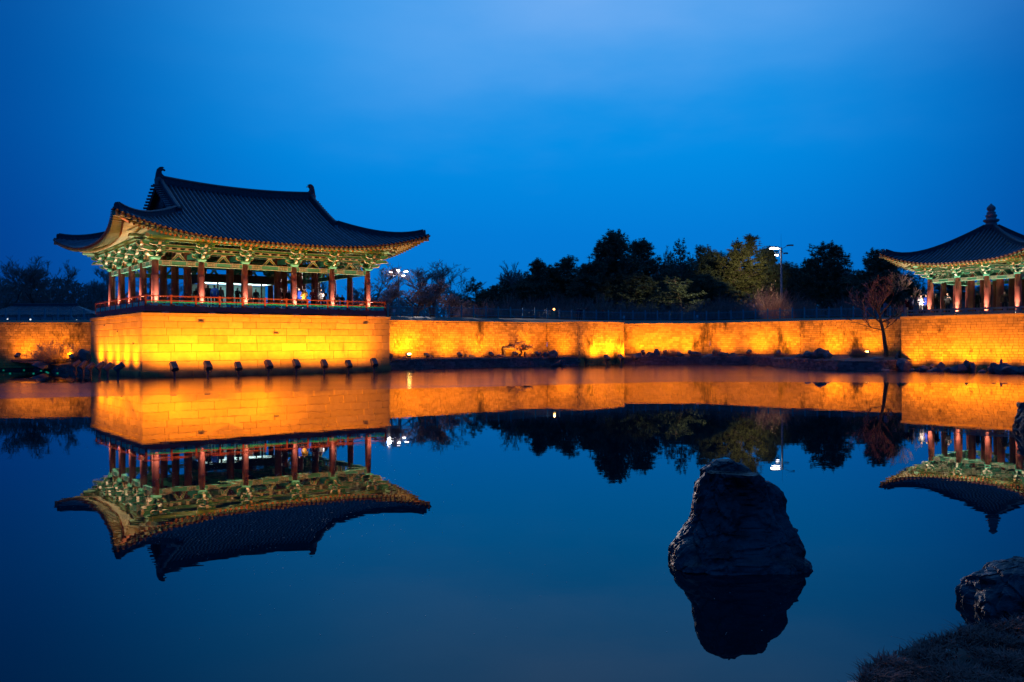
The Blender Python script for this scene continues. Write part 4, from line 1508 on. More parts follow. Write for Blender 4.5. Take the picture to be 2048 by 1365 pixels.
for i, y in enumerate(TY[1:4]):
    uplight(G1(SX[-1] + .5, y, ZF1), G1(SX[-1] + .5, y, 8.4), 240, 'uplight at the %s column of the far end side, large pavilion' % ORD[i], 'uplights of the large pavilion')
for i, x in enumerate(SX2):
    uplight(G2(x, TY2[0] - .46, H2 + .02), G2(x, TY2[0] - .28, H2 + 2.6), 1500, 'uplight at the foot of the %s front column of the small pavilion' % ORD[i], 'uplights of the small pavilion')
for i, y in enumerate(TY2[1:]):
    uplight(G2(SX2[0] - .46, y, H2 + .02), G2(SX2[0] - .28, y, H2 + 2.6), 1200, 'uplight at the %s side column of the small pavilion' % ORD[i], 'uplights of the small pavilion')

# ================================================================== FENCE ON THE LAWN
def fence(pa, pb, step, label):
    q0 = fence_pt(pa)
    f_ = thing('fence', label, 'fence', (q0.x, q0.y, FZ))
    pk, rl, cur = MB(), MB(), pa
    post = MB()
    post.box(-.06, .06, -.06, .06, -.1, 1.15)
    post.box(-.075, .075, -.075, .075, 1.15, 1.2)
    pme = post.mesh('post', 'fence_paint')
    strut = MB()
    strut.beam((0, 0, .45), (.45, -.25, 0), .05, .05)
    sme = strut.mesh('brace', 'fence_paint')
    last, i = None, 0
    pts = []
    px_ = pa
    while px_ <= pb:
        pts.append(fence_pt(px_))
        px_ += step
    for i, p in enumerate(pts):
        l = p - q0
        place('post', pme, f_, Matrix.Translation(l))
        if i % 3 == 1:
            place('brace', sme, f_, Matrix.Translation(l))
        if i:
            a = pts[i - 1] - q0
            for z_ in (.22, .92):
                rl.beam(a + Vector((0, 0, z_)), l + Vector((0, 0, z_)), .04, .04)
            n = 9
            for k in range(1, n):
                c = a.lerp(l, k / n)
                pk.box(c.x - .013, c.x + .013, c.y - .013, c.y + .013, c.z + .1, c.z + 1.05)
    rl.build('rails', 'fence_paint', f_)
    pk.build('pickets', 'fence_paint', f_)['kind'] = 'stuff'
fence(776, 1820, 24.5, 'teal picket fence on the lawn behind the long wall')
fence(-40, 200, 26, 'teal picket fence above the dim far left wall')

# ================================================================== TREES
def bare_tree(seed, h, spread, levels, lean=(0, 0), trunk_r=.16, fork=.28, twigs=1.0, droop=0.0, nk=(3, 4)):
    r = random.Random(seed)
    tr, tw = MB(), MB()
    def grow(p, d, ln, rad_, lev):
        n = 3 if lev > 1 else 2
        pts, rs = [p], [rad_]
        for i in range(n):
            d = (d + Vector((r.uniform(-1, 1), r.uniform(-1, 1), r.uniform(-.5, .8))) * .16 + Vector((0, 0, .05 - droop * (levels - lev) * .04))).normalized()
            p = p + d * ln / n
            pts.append(p)
            rs.append(rad_ * (1 - .45 * (i + 1) / n))
        rs = [max(q, .012) for q in rs]
        (tr if lev >= levels - 1 else tw).tube(pts, rs, 6 if lev >= levels - 1 else 3, 0, False)
        if lev == 0:
            return
        k = r.randint(*nk)
        for i in range(k):
            ax = r.uniform(0, 2 * PI)
            nd = (d * (1.0 if lev < levels else .9) + Vector((math.cos(ax), math.sin(ax), r.uniform(-.1, .5))) * spread * r.uniform(.6, 1.15)).normalized()
            j = r.randint(1, n) if i else n
            grow(pts[j], nd, ln * r.uniform(.55, .82), rs[j] * .72, lev - 1)
        if lev <= 2:
            for i in range(int(4 * twigs)):
                j = r.randint(0, n)
                nd = (d + Vector((r.uniform(-1, 1), r.uniform(-1, 1), r.uniform(-.4, 1))) * .9).normalized()
                tw.tube([pts[j], pts[j] + nd * ln * r.uniform(.3, .6)], [max(rs[j] * .5, .010), .006], 3, 0, False)
    grow(Vector((0, 0, -.2)), Vector((lean[0], lean[1], 1)).normalized(), h * fork, trunk_r, levels)
    zt_ = max(v[2] for v in tw.v)
    k = h / zt_
    for m_ in (tr, tw):
        m_.v = [(x * k, y * k, z_ * k) for x, y, z_ in m_.v]
    return tr, tw
def pine(seed, h=10.0, rad_=2.6, start=.22, open_=0.0, lead=1):
    r = random.Random(seed)
    tr, cr_ = MB(), MB()
    def clump(c, s_, up, n=24):
        for i in range(n):
            d = Vector((r.gauss(0, 1), r.gauss(0, 1), r.gauss(up, .8))).normalized()
            sd = d.cross(Vector((r.uniform(-1, 1), r.uniform(-1, 1), r.uniform(-1, 1)))).normalized() * s_ * .11
            b_ = c + d * s_ * r.uniform(.0, .35)
            cr_.add([b_ - sd, b_ + sd, b_ + d * s_ * r.uniform(.6, 1.2)], [(0, 1, 2)])
    def stem(off, z0, z1, R_, r0):
        ph = r.uniform(0, 6)
        def axis(z_):
            k = (z_ - z0) / (z1 - z0)
            q = off * (min(1, max(0, k) * 2.2) ** .7)
            return Vector((q.x + .22 * math.sin(k * 5 + ph), q.y + .22 * math.cos(k * 4 + ph), z_))
        tr.tube([axis(z0 + (z1 - z0) * i / 8) - Vector((0, 0, .2 if z0 == 0 else 0)) for i in range(9)], [r0 * (1 - .88 * i / 8) for i in range(9)], 7)
        z_ = z0 + (z1 - z0) * start
        while z_ < z0 + (z1 - z0) * .97:
            k = max(0.0, ((z_ - z0) / (z1 - z0) - start) / (1 - start))
            env = R_ * (1 - k ** 1.7) * (.6 + .4 * min(1, k * 4)) + .2
            nb_ = r.randint(5, 8)
            a0 = r.uniform(0, 2 * PI)
            for i in range(nb_):
                if r.random() < open_:
                    continue
                a_ = a0 + 2 * PI * i / nb_ + r.uniform(-.45, .45)
                L_ = env * r.uniform(.35, 1.25)
                p = axis(z_)
                d = Vector((math.cos(a_), math.sin(a_), .05 + .6 * k + r.uniform(-.15, .25)))
                e = p + d * L_
                m_ = p.lerp(e, .5) + Vector((0, 0, -.08 * L_))
                tr.tube([p, m_, e], [.05, .035, .015], 4, 0, False)
                n = max(2, int(L_ / .30))
                for j in range(n):
                    kk = (j + 1) / n
                    if kk < .3:
                        continue
                    w_ = .12 + .3 * kk * min(1, L_ / 2)
                    c = (p.lerp(m_, kk * 2) if kk < .5 else m_.lerp(e, kk * 2 - 1)) + Vector((r.uniform(-w_, w_), r.uniform(-w_, w_), r.uniform(-.02, .26)))
                    clump(c, r.uniform(.26, .44), .5)
                # upright candles at the branch end
                for q in range(r.randint(1, 3)):
                    c = e + Vector((r.uniform(-.25, .25), r.uniform(-.25, .25), .1))
                    for u_ in range(r.randint(1, 3)):
                        clump(c + Vector((0, 0, .24 * u_)), .26 - .03 * u_, 1.3, 14)
            z_ += (z1 - z0) * r.uniform(.045, .08)
        clump(axis(z1) - Vector((0, 0, .2)), .36, 1.3)
        clump(axis(z1) + Vector((0, 0, .12)), .22, 1.6, 14)
    stem(Vector((r.uniform(-.4, .4), r.uniform(-.4, .4), 0)), 0, h, rad_, .17)
    for i in range(lead):
        a_ = r.uniform(0, 6.28)
        stem(Vector((math.cos(a_), math.sin(a_), 0)) * r.uniform(.9, 1.7), h * r.uniform(.25, .4), h * r.uniform(.78, .95), rad_ * .72, .11)
    return tr, cr_
def shrub(seed, n=70, r0=.02, twn=9):
    r = random.Random(seed)
    tr, tw = MB(), MB()
    for i in range(n):
        a = r.uniform(0, 2 * PI)
        el = math.asin(r.uniform(.08, 1))
        k = r.uniform(.55, 1.06)
        tip = Vector((math.cos(a) * math.cos(el), math.sin(a) * math.cos(el), .08 + .92 * math.sin(el))) * k
        o = Vector((tip.x * r.uniform(.15, .55), tip.y * r.uniform(.15, .55), -.04))
        m_ = o.lerp(tip, .5) + Vector((r.uniform(-.08, .08), r.uniform(-.08, .08), r.uniform(0, .08)))
        tr.tube([o, m_, tip], [r0, r0 * .7, r0 * .3], 3, 0, False)
        d = (tip - o).normalized()
        for j in range(twn):
            b_ = o.lerp(m_, r.uniform(.3, 1)) if j < twn // 3 else m_.lerp(tip, r.random())
            dd = (d + Vector((r.uniform(-1, 1), r.uniform(-1, 1), r.uniform(-.4, .8)))).normalized()
            tw.tube([b_, b_ + dd * r.uniform(.08, .24)], [r0 * .4, r0 * .18], 3, 0, False)
    return tr, tw
VAR = {}
def variant(key, fn, mats_):
    tr, tw = fn
    VAR[key] = (tr.mesh('trunk', mats_[0], True), tw.mesh('crown', mats_[1], False))
for i in range(4):
    variant('pine%d' % i, pine(21 + i, 10, (2.5, 2.9, 2.3, 2.7)[i], (.10, .06, .12, .08)[i], (.05, .08, .3, .12)[i], (1, 2, 0, 2)[i]), ('bark', 'needle'))
variant('pinelit', pine(40, 10, 2.6, .08, .34, 2), ('bark', 'needle_lamplit'))
for i in range(3):
    variant('bare%d' % i, bare_tree(50 + i, 10, (.62, .8, .5)[i], 6, trunk_r=.22, twigs=1.5, nk=(2, 4)), ('bark', 'twig'))
variant('plum0', bare_tree(71, 5, 1.0, 5, lean=(.35, 0), trunk_r=.16, fork=.22, twigs=2), ('bark', 'plum_twig'))
variant('plum1', bare_tree(75, 5, 1.1, 5, lean=(-.3, .1), trunk_r=.16, fork=.2, twigs=2), ('bark', 'plum_twig'))
def leaning_tree():
    r = random.Random(31)
    tr, tw = MB(), MB()
    spine = [Vector((0, 0, -.3)), Vector((-.08, 0, .9)), Vector((-.2, .02, 1.9)), Vector((-.32, 0, 2.9)), Vector((-.5, .05, 3.7)), Vector((-.62, .05, 4.4))]
    tr.tube(spine, [.27, .2, .17, .15, .13, .11], 8)
    def limb(p, d, ln, rr, lev):
        pts, rs = [p], [rr]
        n = 4
        for i in range(n):
            d = (d + Vector((r.uniform(-1, 1), r.uniform(-1, 1), r.uniform(-.4, .9))) * .13).normalized()
            p = p + d * ln / n
            pts.append(p)
            rs.append(rr * (1 - .6 * (i + 1) / n))
        rs = [max(q * 1.3, .013) for q in rs]
        (tr if lev > 1 else tw).tube(pts, rs, 5 if lev > 1 else 3, 0, False)
        if lev == 0:
            return
        for i in range(r.randint(3, 5) if lev > 1 else r.randint(4, 6)):
            j = r.randint(1, n)
            a_ = r.uniform(0, 2 * PI)
            nd = (d + Vector((math.cos(a_), math.sin(a_), r.uniform(-.1, .5))) * r.uniform(.4, .8)).normalized()
            limb(pts[j], nd, ln * r.uniform(.45, .72), rs[j] * .62, lev - 1)
    for p, d, ln, rr in ((spine[5], (-.1, .1, 1), 2.2, .075), (spine[5], (.65, -.2, .8), 2.3, .065), (spine[4], (.95, .1, .45), 2.6, .07), (spine[4], (-.9, .1, .65), 2.4, .065), (spine[5], (-.6, -.3, .9), 2.1, .06), (spine[3], (-1, .2, .35), 2.2, .045), (spine[3], (.5, -.6, .7), 1.6, .035), (spine[5], (.25, .4, 1), 2.2, .06), (spine[2], (.8, 0, .6), .8, .02)):
        limb(p, Vector(d).normalized(), ln, rr, 3 if ln > 1 else 1)
    for i in range(260):
        q = Vector(r.choice(tw.v))
        tw.tube([q, q + Vector((r.uniform(-1, 1), r.uniform(-1, 1), r.uniform(.1, 1))).normalized() * r.uniform(.3, .7)], [.013, .006], 3, 0, False)
    return tr, tw
variant('leaning', leaning_tree(), ('bark', 'twig_red'))
variant('small', bare_tree(88, 2.2, 1.1, 4, lean=(.2, 0), trunk_r=.07, fork=.25, twigs=1.5), ('bark', 'twig'))
for i in range(2):
    variant('shrub%d' % i, shrub(90 + i, 240, .009, 8), ('twig', 'twig'))
variant('redshrub', shrub(95, 420, .006, 9), ('twig_red', 'twig_red'))
variant('goldshrub', shrub(97, 200, .016, 8), ('plum_twig', 'plum_twig'))
NOM = {'pine0': (10, 5.2), 'pine1': (10, 6), 'pine2': (10, 4.6), 'pinelit': (10, 6), 'leaning': (8, 0), 'small': (2.2, 0)}
def vsize(key):
    tr, tw = VAR[key]
    xs = [v.co.x for v in tw.vertices]
    zs = [v.co.z for v in tw.vertices]
    return max(zs), max(xs) - min(xs)
VS = {k: vsize(k) for k in VAR}
def tree(name, key, px_, ytop, wpx, Y, label, cat='tree', group=None, zb=None, rz=None):
    zb = GZ if zb is None else zb
    g = at(px_, 600, Y)
    top = at(px_, ytop, Y).z
    w = wpx / F_PX * Y
    t_ = thing(name, label, cat, (g.x, g.y, zb), R.uniform(0, 6.28) if rz is None else rz, group)
    hz, wx = VS[key]
    k = (top - zb) / hz
    kw = w / wx
    t_.scale = (kw, kw, k)
    for n, me in zip(('trunk', 'crown'), VAR[key]):
        place(n, me, t_)
    return t_
PG, BG_, SG = 'pines beyond the fence', 'bare trees beyond the fence', 'bare shrubs behind the fence'
for px_, yt, w, Y, key, lab in (
    (943, 553, 62, 140, 'pine2', 'small sparse pine left of the dark wood'),
    (990, 566, 66, 136, 'pine1', 'low bushy pine at the left edge of the dark wood'),
    (1078, 514, 74, 138, 'pine0', 'dark pine right beside the broom-shaped bare tree'),
    (1130, 507, 96, 143, 'pine1', 'broad flat-topped dark pine left of the tallest pine'),
    (1232, 456, 112, 141, 'pine3', 'tallest dark pine, rising over the bright bastion'),
    (1284, 474, 92, 147, 'pine0', 'tall dark pine close behind the tallest pine'),
    (1196, 520, 80, 136, 'pine0', 'shorter dark pine tucked under the tallest pine'),
    (1356, 475, 66, 140, 'pine2', 'slim pine with pointed top right of the tallest pines'),
    (1400, 487, 84, 145, 'pine3', 'pine behind the slim pointed pine'),
    (1446, 500, 70, 150, 'pine2', 'loose pine filling the gap left of the lamplit pine'),
    (1492, 466, 120, 141, 'pinelit', 'lamplit yellow-green pine left of the tall light mast'),
    (1534, 490, 80, 150, 'pine0', 'dark pine right behind the light mast'),
    (1165, 548, 90, 134, 'pine1', 'bushy mid-height pine left below the tallest pine'),
    (1040, 560, 80, 137, 'pine0', 'short dark pine standing before the broom-shaped bare tree'),
    (1590, 530, 90, 146, 'pine0', 'dark pine between the light mast and the conical pine'),
    (1262, 545, 100, 135, 'pine1', 'bushy dark pine filling the gap below the two tallest pines'),
    (1425, 545, 96, 136, 'pine1', 'bushy dark pine left below the lamplit pine'),
    (1700, 560, 90, 140, 'pine1', 'low dark pine between the conical pine and the small pavilion'),
    (1012, 556, 84, 160, 'pine3', 'dim far pine behind the broom-shaped bare tree'), (1100, 545, 96, 165, 'pine1', 'dim far pine filling the gap between two flat-topped pines'), (1175, 532, 100, 163, 'pine3', 'dim far pine left behind the tallest pine'), (1330, 525, 100, 166, 'pine3', 'dim far pine between the tall pair and the slim pointed pine'),
    (1380, 520, 96, 160, 'pine1', 'dim far pine right behind the slim pointed pine'), (1450, 530, 100, 168, 'pine3', 'dim far pine left behind the lamplit pine'), (1565, 520, 100, 165, 'pine1', 'dim far pine behind the tall light mast'), (1605, 535, 90, 160, 'pine3', 'dim far pine left behind the conical pine'), (1690, 540, 110, 165, 'pine3', 'dim far pine right behind the conical pine'), (1740, 545, 100, 168, 'pine1', 'dim far pine behind the leaning bare tree'), (1060, 550, 90, 158, 'pine1', 'dim far pine beside the first dark pine'), (1240, 520, 120, 165, 'pine3', 'dim far pine hidden behind the tallest pine'), (968, 578, 70, 150, 'pine1', 'low dim pine between the sparse pine and the wood'),
    (1345, 552, 100, 131, 'pine2', 'low sparse pine with pale spreading branches above the fence'),
    (1640, 481, 104, 136, 'pine1', 'conical pine right of the light mast'),
    (1752, 494, 110, 122, 'pine3', 'dark pine left of the small pavilion roof'),
    (1806, 545, 90, 126, 'pine1', 'low dark pine beneath the small pavilion eave'),
    (1882, 560, 110, 132, 'pine0', 'dark pine seen between the small pavilion columns'),
    (1990, 565, 130, 140, 'pine1', 'dark pine behind the small pavilion far columns')):
    tree('pine_tree', key, px_, yt, w * 1.42, Y, lab, 'pine tree', PG)
for px_, yt, w, Y, key, lab in (
    (14, 530, 110, 162, 'bare0', 'bare tree at the far left edge of the picture'),
    (72, 516, 96, 163, 'bare1', 'bare round-headed tree above the low tiled building'),
    (122, 514, 120, 162, 'bare2', 'tallest bare tree on the left beside the pavilion roof tip'),
    (196, 526, 90, 164, 'bare0', 'bare tree peeping between the left side columns'),
    (345, 550, 90, 150, 'bare1', 'bare tree seen through the corner bay of the large pavilion'),
    (650, 545, 110, 150, 'bare2', 'bare tree seen through the right bays of the large pavilion'),
    (742, 530, 100, 150, 'bare0', 'bare tree right behind the last pavilion column'),
    (832, 522, 112, 152, 'bare1', 'wide bare tree behind the five-lamp light mast'),
    (905, 543, 84, 158, 'bare2', 'bare tree right of the wide one, over the open sky gap'),
    (1040, 519, 96, 152, 'bare2', 'broom-shaped bare tree at the left end of the wood'),
    (1318, 494, 96, 160, 'bare2', 'thin bare treetop between the tall pines'),
    (1690, 520, 90, 150, 'bare1', 'bare tree right of the conical pine')):
    tree('bare_tree', key, px_, yt, w, Y, lab, 'tree', BG_)
for px_, yt, w, Y, key, lab in (
    (775, 572, 100, 101, 'plum0', 'lamplit plum tree nearest the large pavilion'),
    (822, 560, 110, 104, 'plum1', 'lamplit plum tree below the five-lamp light mast'),
    (862, 556, 108, 103, 'plum0', 'lamplit plum tree with crooked dark trunk by the fence'),
    (896, 585, 80, 106, 'plum1', 'small dim plum tree at the end of the plum row')):
    tree('plum_tree', key, px_, yt, w, Y, lab, 'plum tree', 'plum trees by the fence')
shr = [(930, 598, 90, 118), (975, 590, 90, 116), (1020, 580, 100, 120), (1065, 585, 90, 116), (1110, 578, 100, 120), (1155, 585, 90, 116), (1200, 580, 100, 118), (1250, 590, 100, 116), (1300, 595, 90, 118), (1352, 598, 90, 117), (1400, 590, 90, 118), (1445, 580, 90, 117), (1690, 585, 100, 112), (1740, 590, 90, 110), (30, 594, 110, 166), (95, 586, 120, 168), (160, 590, 110, 166), (700, 600, 80, 118), (1840, 590, 90, 116), (1930, 592, 110, 116), (600, 598, 90, 120), (380, 600, 90, 122), (290, 600, 80, 122)]
for i, (px_, yt, w, Y) in enumerate(shr):
    where = 'left of the large pavilion' if px_ < 200 else 'behind the large pavilion' if px_ < 760 else 'between the plum trees and the tallest pine' if px_ < 1210 else 'below the tall pines' if px_ < 1460 else 'left of the small pavilion' if px_ < 1800 else 'behind the small pavilion'
    n_ = len([1 for q in shr[:i] if ('a' if q[0] < 200 else 'b' if q[0] < 760 else 'c' if q[0] < 1210 else 'd' if q[0] < 1460 else 'e' if q[0] < 1800 else 'f') == ('a' if px_ < 200 else 'b' if px_ < 760 else 'c' if px_ < 1210 else 'd' if px_ < 1460 else 'e' if px_ < 1800 else 'f')])
    tree('bare_shrub', 'shrub%d' % (i % 2), px_, yt, w, Y, '%s dim bare thicket %s' % (ORD[n_], where), 'shrub', SG)
for px_, yt, w, Y, lab in ((1545, 556, 170, 117, 'big reddish bare shrub at the foot of the tall light mast'), (1470, 588, 96, 116, 'reddish bare shrub under the lamplit pine'), (1612, 585, 96, 114, 'reddish bare shrub right of the light mast'), (1500, 600, 80, 112, 'low reddish shrub right against the fence')):
    tree('red_shrub', 'redshrub', px_, yt, w, Y, lab, 'shrub', 'reddish shrubs')
# far wood closing the view between the trees
mb = MB()
rw = random.Random(5)
for i in range(40000):
    px_ = rw.choice((rw.uniform(-60, 240), rw.uniform(240, 1000), rw.uniform(900, 2100), rw.uniform(1000, 1460)))
    Y = rw.uniform(165, 185)
    top = 598 + 14 * math.sin(px_ * .013) + 10 * math.sin(px_ * .041)
    if 1000 < px_ < 1850:
        top -= 52
    if px_ < 230:
        top -= 46
    g = at(px_, top + (642 - top) * rw.random() ** .8, Y)
    if g.z < GZ:
        continue
    a = rw.uniform(0, PI)
    s_ = rw.uniform(.3, 1.0)
    d = Vector((math.cos(a), rw.uniform(-.5, .5), math.sin(a))) * s_
    e = Vector((-math.sin(a), 0, math.cos(a))) * s_ * .22
    mb.add([g - d, g + e, g + d], [(0, 1, 2)])
tag(mb.build('far_wood', 'twig'), 'dark far-off wood closing the view behind the trees', 'wood', kind='stuff')

# ================================================================== TREES AND SHRUBS ON THE BANKS
t_ = tree('leaning_tree', 'leaning', 1773, 541, 172, 72.5, 'slender bare tree leaning left on the bank before the small pavilion terrace', 'tree', zb=.75, rz=0)
t_ = tree('small_tree', 'small', 1036, 682, 50, 83.0, 'small bare spreading tree against the lit wall', 'tree', zb=.9, rz=0)
BS = [(108, 676, 120, 74.5, 'goldshrub', 'wild lit shrub glowing orange at far left'), (160, 690, 70, 74.0, 'goldshrub', 'smaller lit shrub close to the terrace left side'),
      (979, 698, 26, 81.5, 'shrub0', 'dark rounded bush on the bank left of the small bare tree'), (1340, 695, 60, 89.5, 'shrub1', 'dark bush on the bank before the mossy streak'),
      (1434, 692, 26, 89.0, 'goldshrub', 'pale reed clump standing against the far wall'), (1500, 704, 44, 86.5, 'shrub0', 'low dark bush along the long wall'), (1560, 703, 40, 82.0, 'shrub1', 'low dark bush left of the big rock pile'),
      (1718, 690, 60, 75.0, 'shrub0', 'dim shrub behind the lit floodlight'), (1790, 700, 36, 72.0, 'shrub1', 'small shrub between the leaning tree and the terrace'), (862, 708, 20, 79.0, 'shrub0', 'tiny dark bush on the bank beside the large pavilion')]
for px_, yt, w, Y, key, lab in BS:
    tree('bank_shrub', key, px_, yt, w, Y, lab, 'shrub', 'shrubs on the banks', zb=.85)

# ================================================================== ROCKS
def rock_mesh(seed, n=16, sub=2, jag=.05):
    r = random.Random(seed)
    bm = bmesh.new()
    for i in range(n):
        v = Vector((r.gauss(0, 1), r.gauss(0, 1), r.gauss(0, 1))).normalized()
        bm.verts.new((v.x * .55 * r.uniform(.75, 1.1), v.y * .55 * r.uniform(.75, 1.1), .5 + v.z * .55 * r.uniform(.7, 1.1)))
    bmesh.ops.convex_hull(bm, input=bm.verts)
    for v in [v for v in bm.verts if not v.link_faces]:
        bm.verts.remove(v)
    for i in range(sub):
        bmesh.ops.subdivide_edges(bm, edges=bm.edges[:], cuts=1, use_grid_fill=True)
        for v in bm.verts:
            q = nvec(v.co * (2.2 * (i + 1)) + Vector((seed, 0, 0)))
            v.co += q * jag / (i + 1)
    zs = [v.co.z for v in bm.verts]
    xs = [v.co.x for v in bm.verts]
    for v in bm.verts:
        v.co.x = (v.co.x - (max(xs) + min(xs)) / 2) / (max(xs) - min(xs))
        v.co.z = (v.co.z - min(zs)) / (max(zs) - min(zs))
    me = bpy.data.meshes.new('rock')
    bmesh.ops.triangulate(bm, faces=bm.faces[:])
    bm.to_mesh(me)
    bm.free()
    me.materials.append(M['rock'])
    return me
RM = [rock_mesh(100 + i, (14, 18, 12, 16, 20, 10, 13, 15)[i]) for i in range(8)]
def rock(i, g, w, d, h, label, group, name='shore_rock', sink=.12, rz=None):
    o = place(name, RM[i % 8])
    o.location = (g.x, g.y, g.z - sink)
    o.rotation_euler = (0, 0, R.uniform(-.5, .5) if rz is None else rz)
    o.scale = (w, d, h + sink)
    return tag(o, label, 'rock', group)
def on_t2(px_, tt):
    x, _ = loc_t(px_, 740, A2, TH2, tt)
    return G2(x, tt, 0)
SH = [(1808, 716, 28, -1.0, 'tall blocky shore rock at the terrace corner of the small pavilion'), (1826, 736, 14, -1.4, 'low flat stone right of the tall blocky corner rock'), (1845, 730, 24, -1.1, 'brown humped shore rock'), (1865, 733, 22, -1.1, 'dark humped shore rock left of the small upright rock'),
      (1881, 723, 14, -.9, 'small upright shore rock standing alone'), (1898, 733, 17, -1.2, 'low shore rock beside the slanted slab'), (1917, 727, 30, -1.4, 'big slanted slab leaning on the square upright rock'), (1932, 718, 19, -.9, 'square upright shore rock'),
      (1947, 724, 13, -.8, 'rounded rock right of the square upright rock'), (1966, 738, 18, -1.2, 'low flat shore stone in the gap'), (1988, 724, 20, -1.2, 'jagged rock at the left of the last rock group'), (2000, 717, 8, -1.0, 'thin pointed rock spike'),
      (2006, 725, 30, -1.5, 'broad rock below the pointed spike'), (2022, 731, 30, -1.7, 'sloping wide rock right of the pointed spike'), (2044, 730, 28, -1.4, 'shore rock cut by the picture edge')]
for i, (px_, yt, w, tt, lab) in enumerate(SH):
    g = on_t2(px_, tt)
    k = g.y / F_PX
    h = max(.15, at(px_, yt, g.y).z)
    rock(i * 3 + 1, on_t2(px_, tt - 1.35), w * k * 1.1, min(.9, w * k * .8), h, lab, 'rocks below the small pavilion')
BK = [(1690, 716, 30, 71.5, .62, 'flat boulder right of the big rock pile'), (1637, 696, 30, 74.5, .8, 'tallest dark rock of the pile on the wide bank'), (1618, 702, 26, 74.8, .8, 'rock leaning on the left of the pile on the wide bank'), (1655, 704, 22, 74.2, .8, 'rock at the right of the pile on the wide bank'), (1600, 708, 24, 76, .8, 'rounded boulder left of the rock pile'),
      (1583, 713, 14, 77, .8, 'small stone at the foot of the long wall floodlight'), (1445, 705, 20, 87.5, .8, 'pale boulder beside the reed clump'), (1465, 706, 18, 87.2, .8, 'grey boulder right of the pale one'), (1415, 708, 24, 87.8, .8, 'low wide stone on the bank under the reeds'), (1392, 703, 24, 88.2, .8, 'flat-topped stone on the bank'),
      (1360, 704, 16, 88.6, .8, 'small stone by the dark bush on the bank'), (1314, 698, 12, 89.5, .8, 'pointed little stone right of the bastion'), (1300, 704, 20, 89.6, .8, 'low stone group right of the bastion'), (1275, 705, 18, 89.8, .8, 'low dark stone beside the bastion corner'),
      (1737, 724, 24, 67.2, .25, 'blocky waterside rock left of the leaning tree'), (1760, 722, 24, 66.4, .2, 'waterside rock under the leaning tree'), (1786, 722, 30, 66.5, .2, 'wide waterside rock right of the leaning tree'), (1797, 702, 12, 69.5, .7, 'upright dark stone against the terrace corner'), (1755, 713, 30, 69.5, .6, 'low slab lit orange by the tree floodlight'), (1772, 738, 28, 64.8, 0, 'flat wet stone at the waterline'),
      (782, 706, 8, 74.6, .8, 'dark rock in the corner at the terrace side'), (808, 712, 12, 76.0, .8, 'low rock beside the lit corner floodlight'), (857, 709, 20, 78.2, .8, 'rounded boulder on the bank, nearest the pavilion'), (834, 714, 22, 77.4, .8, 'flat stones on the bank'), (928, 706, 11, 80.8, .8, 'upright pale stone on the bank'), (942, 709, 15, 81.2, .8, 'rounded pale stone next to the upright one'),
      (1000, 709, 24, 82.6, .8, 'low flat stone left of the stone frame'), (1051, 703, 7, 84.0, .8, 'twisted little stone right of the small bare tree'), (1067, 704, 12, 84.4, .8, 'twisted dark stone in front of the glow'), (1079, 704, 9, 84.6, .8, 'hooked dark stone in front of the glow'), (1090, 704, 10, 83.9, .8, 'trapezoid stone at the inner corner'), (1106, 700, 18, 83.1, .78, 'big square dark rock at the inner corner'),
      (1112, 718, 26, 83.2, .0, 'dark rock mass at the waterline of the inner corner'), (170, 698, 26, 73.5, .6, 'upright rock beside the terrace left side'), (140, 724, 34, 74.2, .1, 'broad dark rock on the left bank'), (100, 722, 60, 75.0, .2, 'low dark rocks under the lit shrub')]
for i, (px_, yt, w, Y, zb, lab) in enumerate(BK):
    g = at(px_, 700, Y)
    h = max(.15, at(px_, yt, Y).z - zb)
    rock(i * 5 + 2, Vector((g.x, g.y, zb)), w * Y / F_PX * 1.08, max(.3, w * Y / F_PX * .8), h, lab, 'rocks on the banks', 'bank_rock')
# stone frame (three slabs) left of the small tree
g = at(1017, 712, 83.2)
sf = thing('stone_gateway', 'little square-headed gateway of three dark slabs on the bank', 'stone gateway', (g.x, g.y, .85))
for nm, (x0, x1, z0, z1) in (('upright', (-.48, -.26, 0, .75)), ('upright', (.3, .5, 0, .55)), ('lintel', (-.50, .62, .756, .98))):
    v, f = chamfer_block(x1 - x0, .35, z1 - z0, .04)
    mb = MB()
    mb.add([((x0 + x1) / 2 + a + R.uniform(-.03, .03), b_, (z0 + z1) / 2 + c) for a, b_, c in v], f)
    mb.build(nm, 'rock', sf)

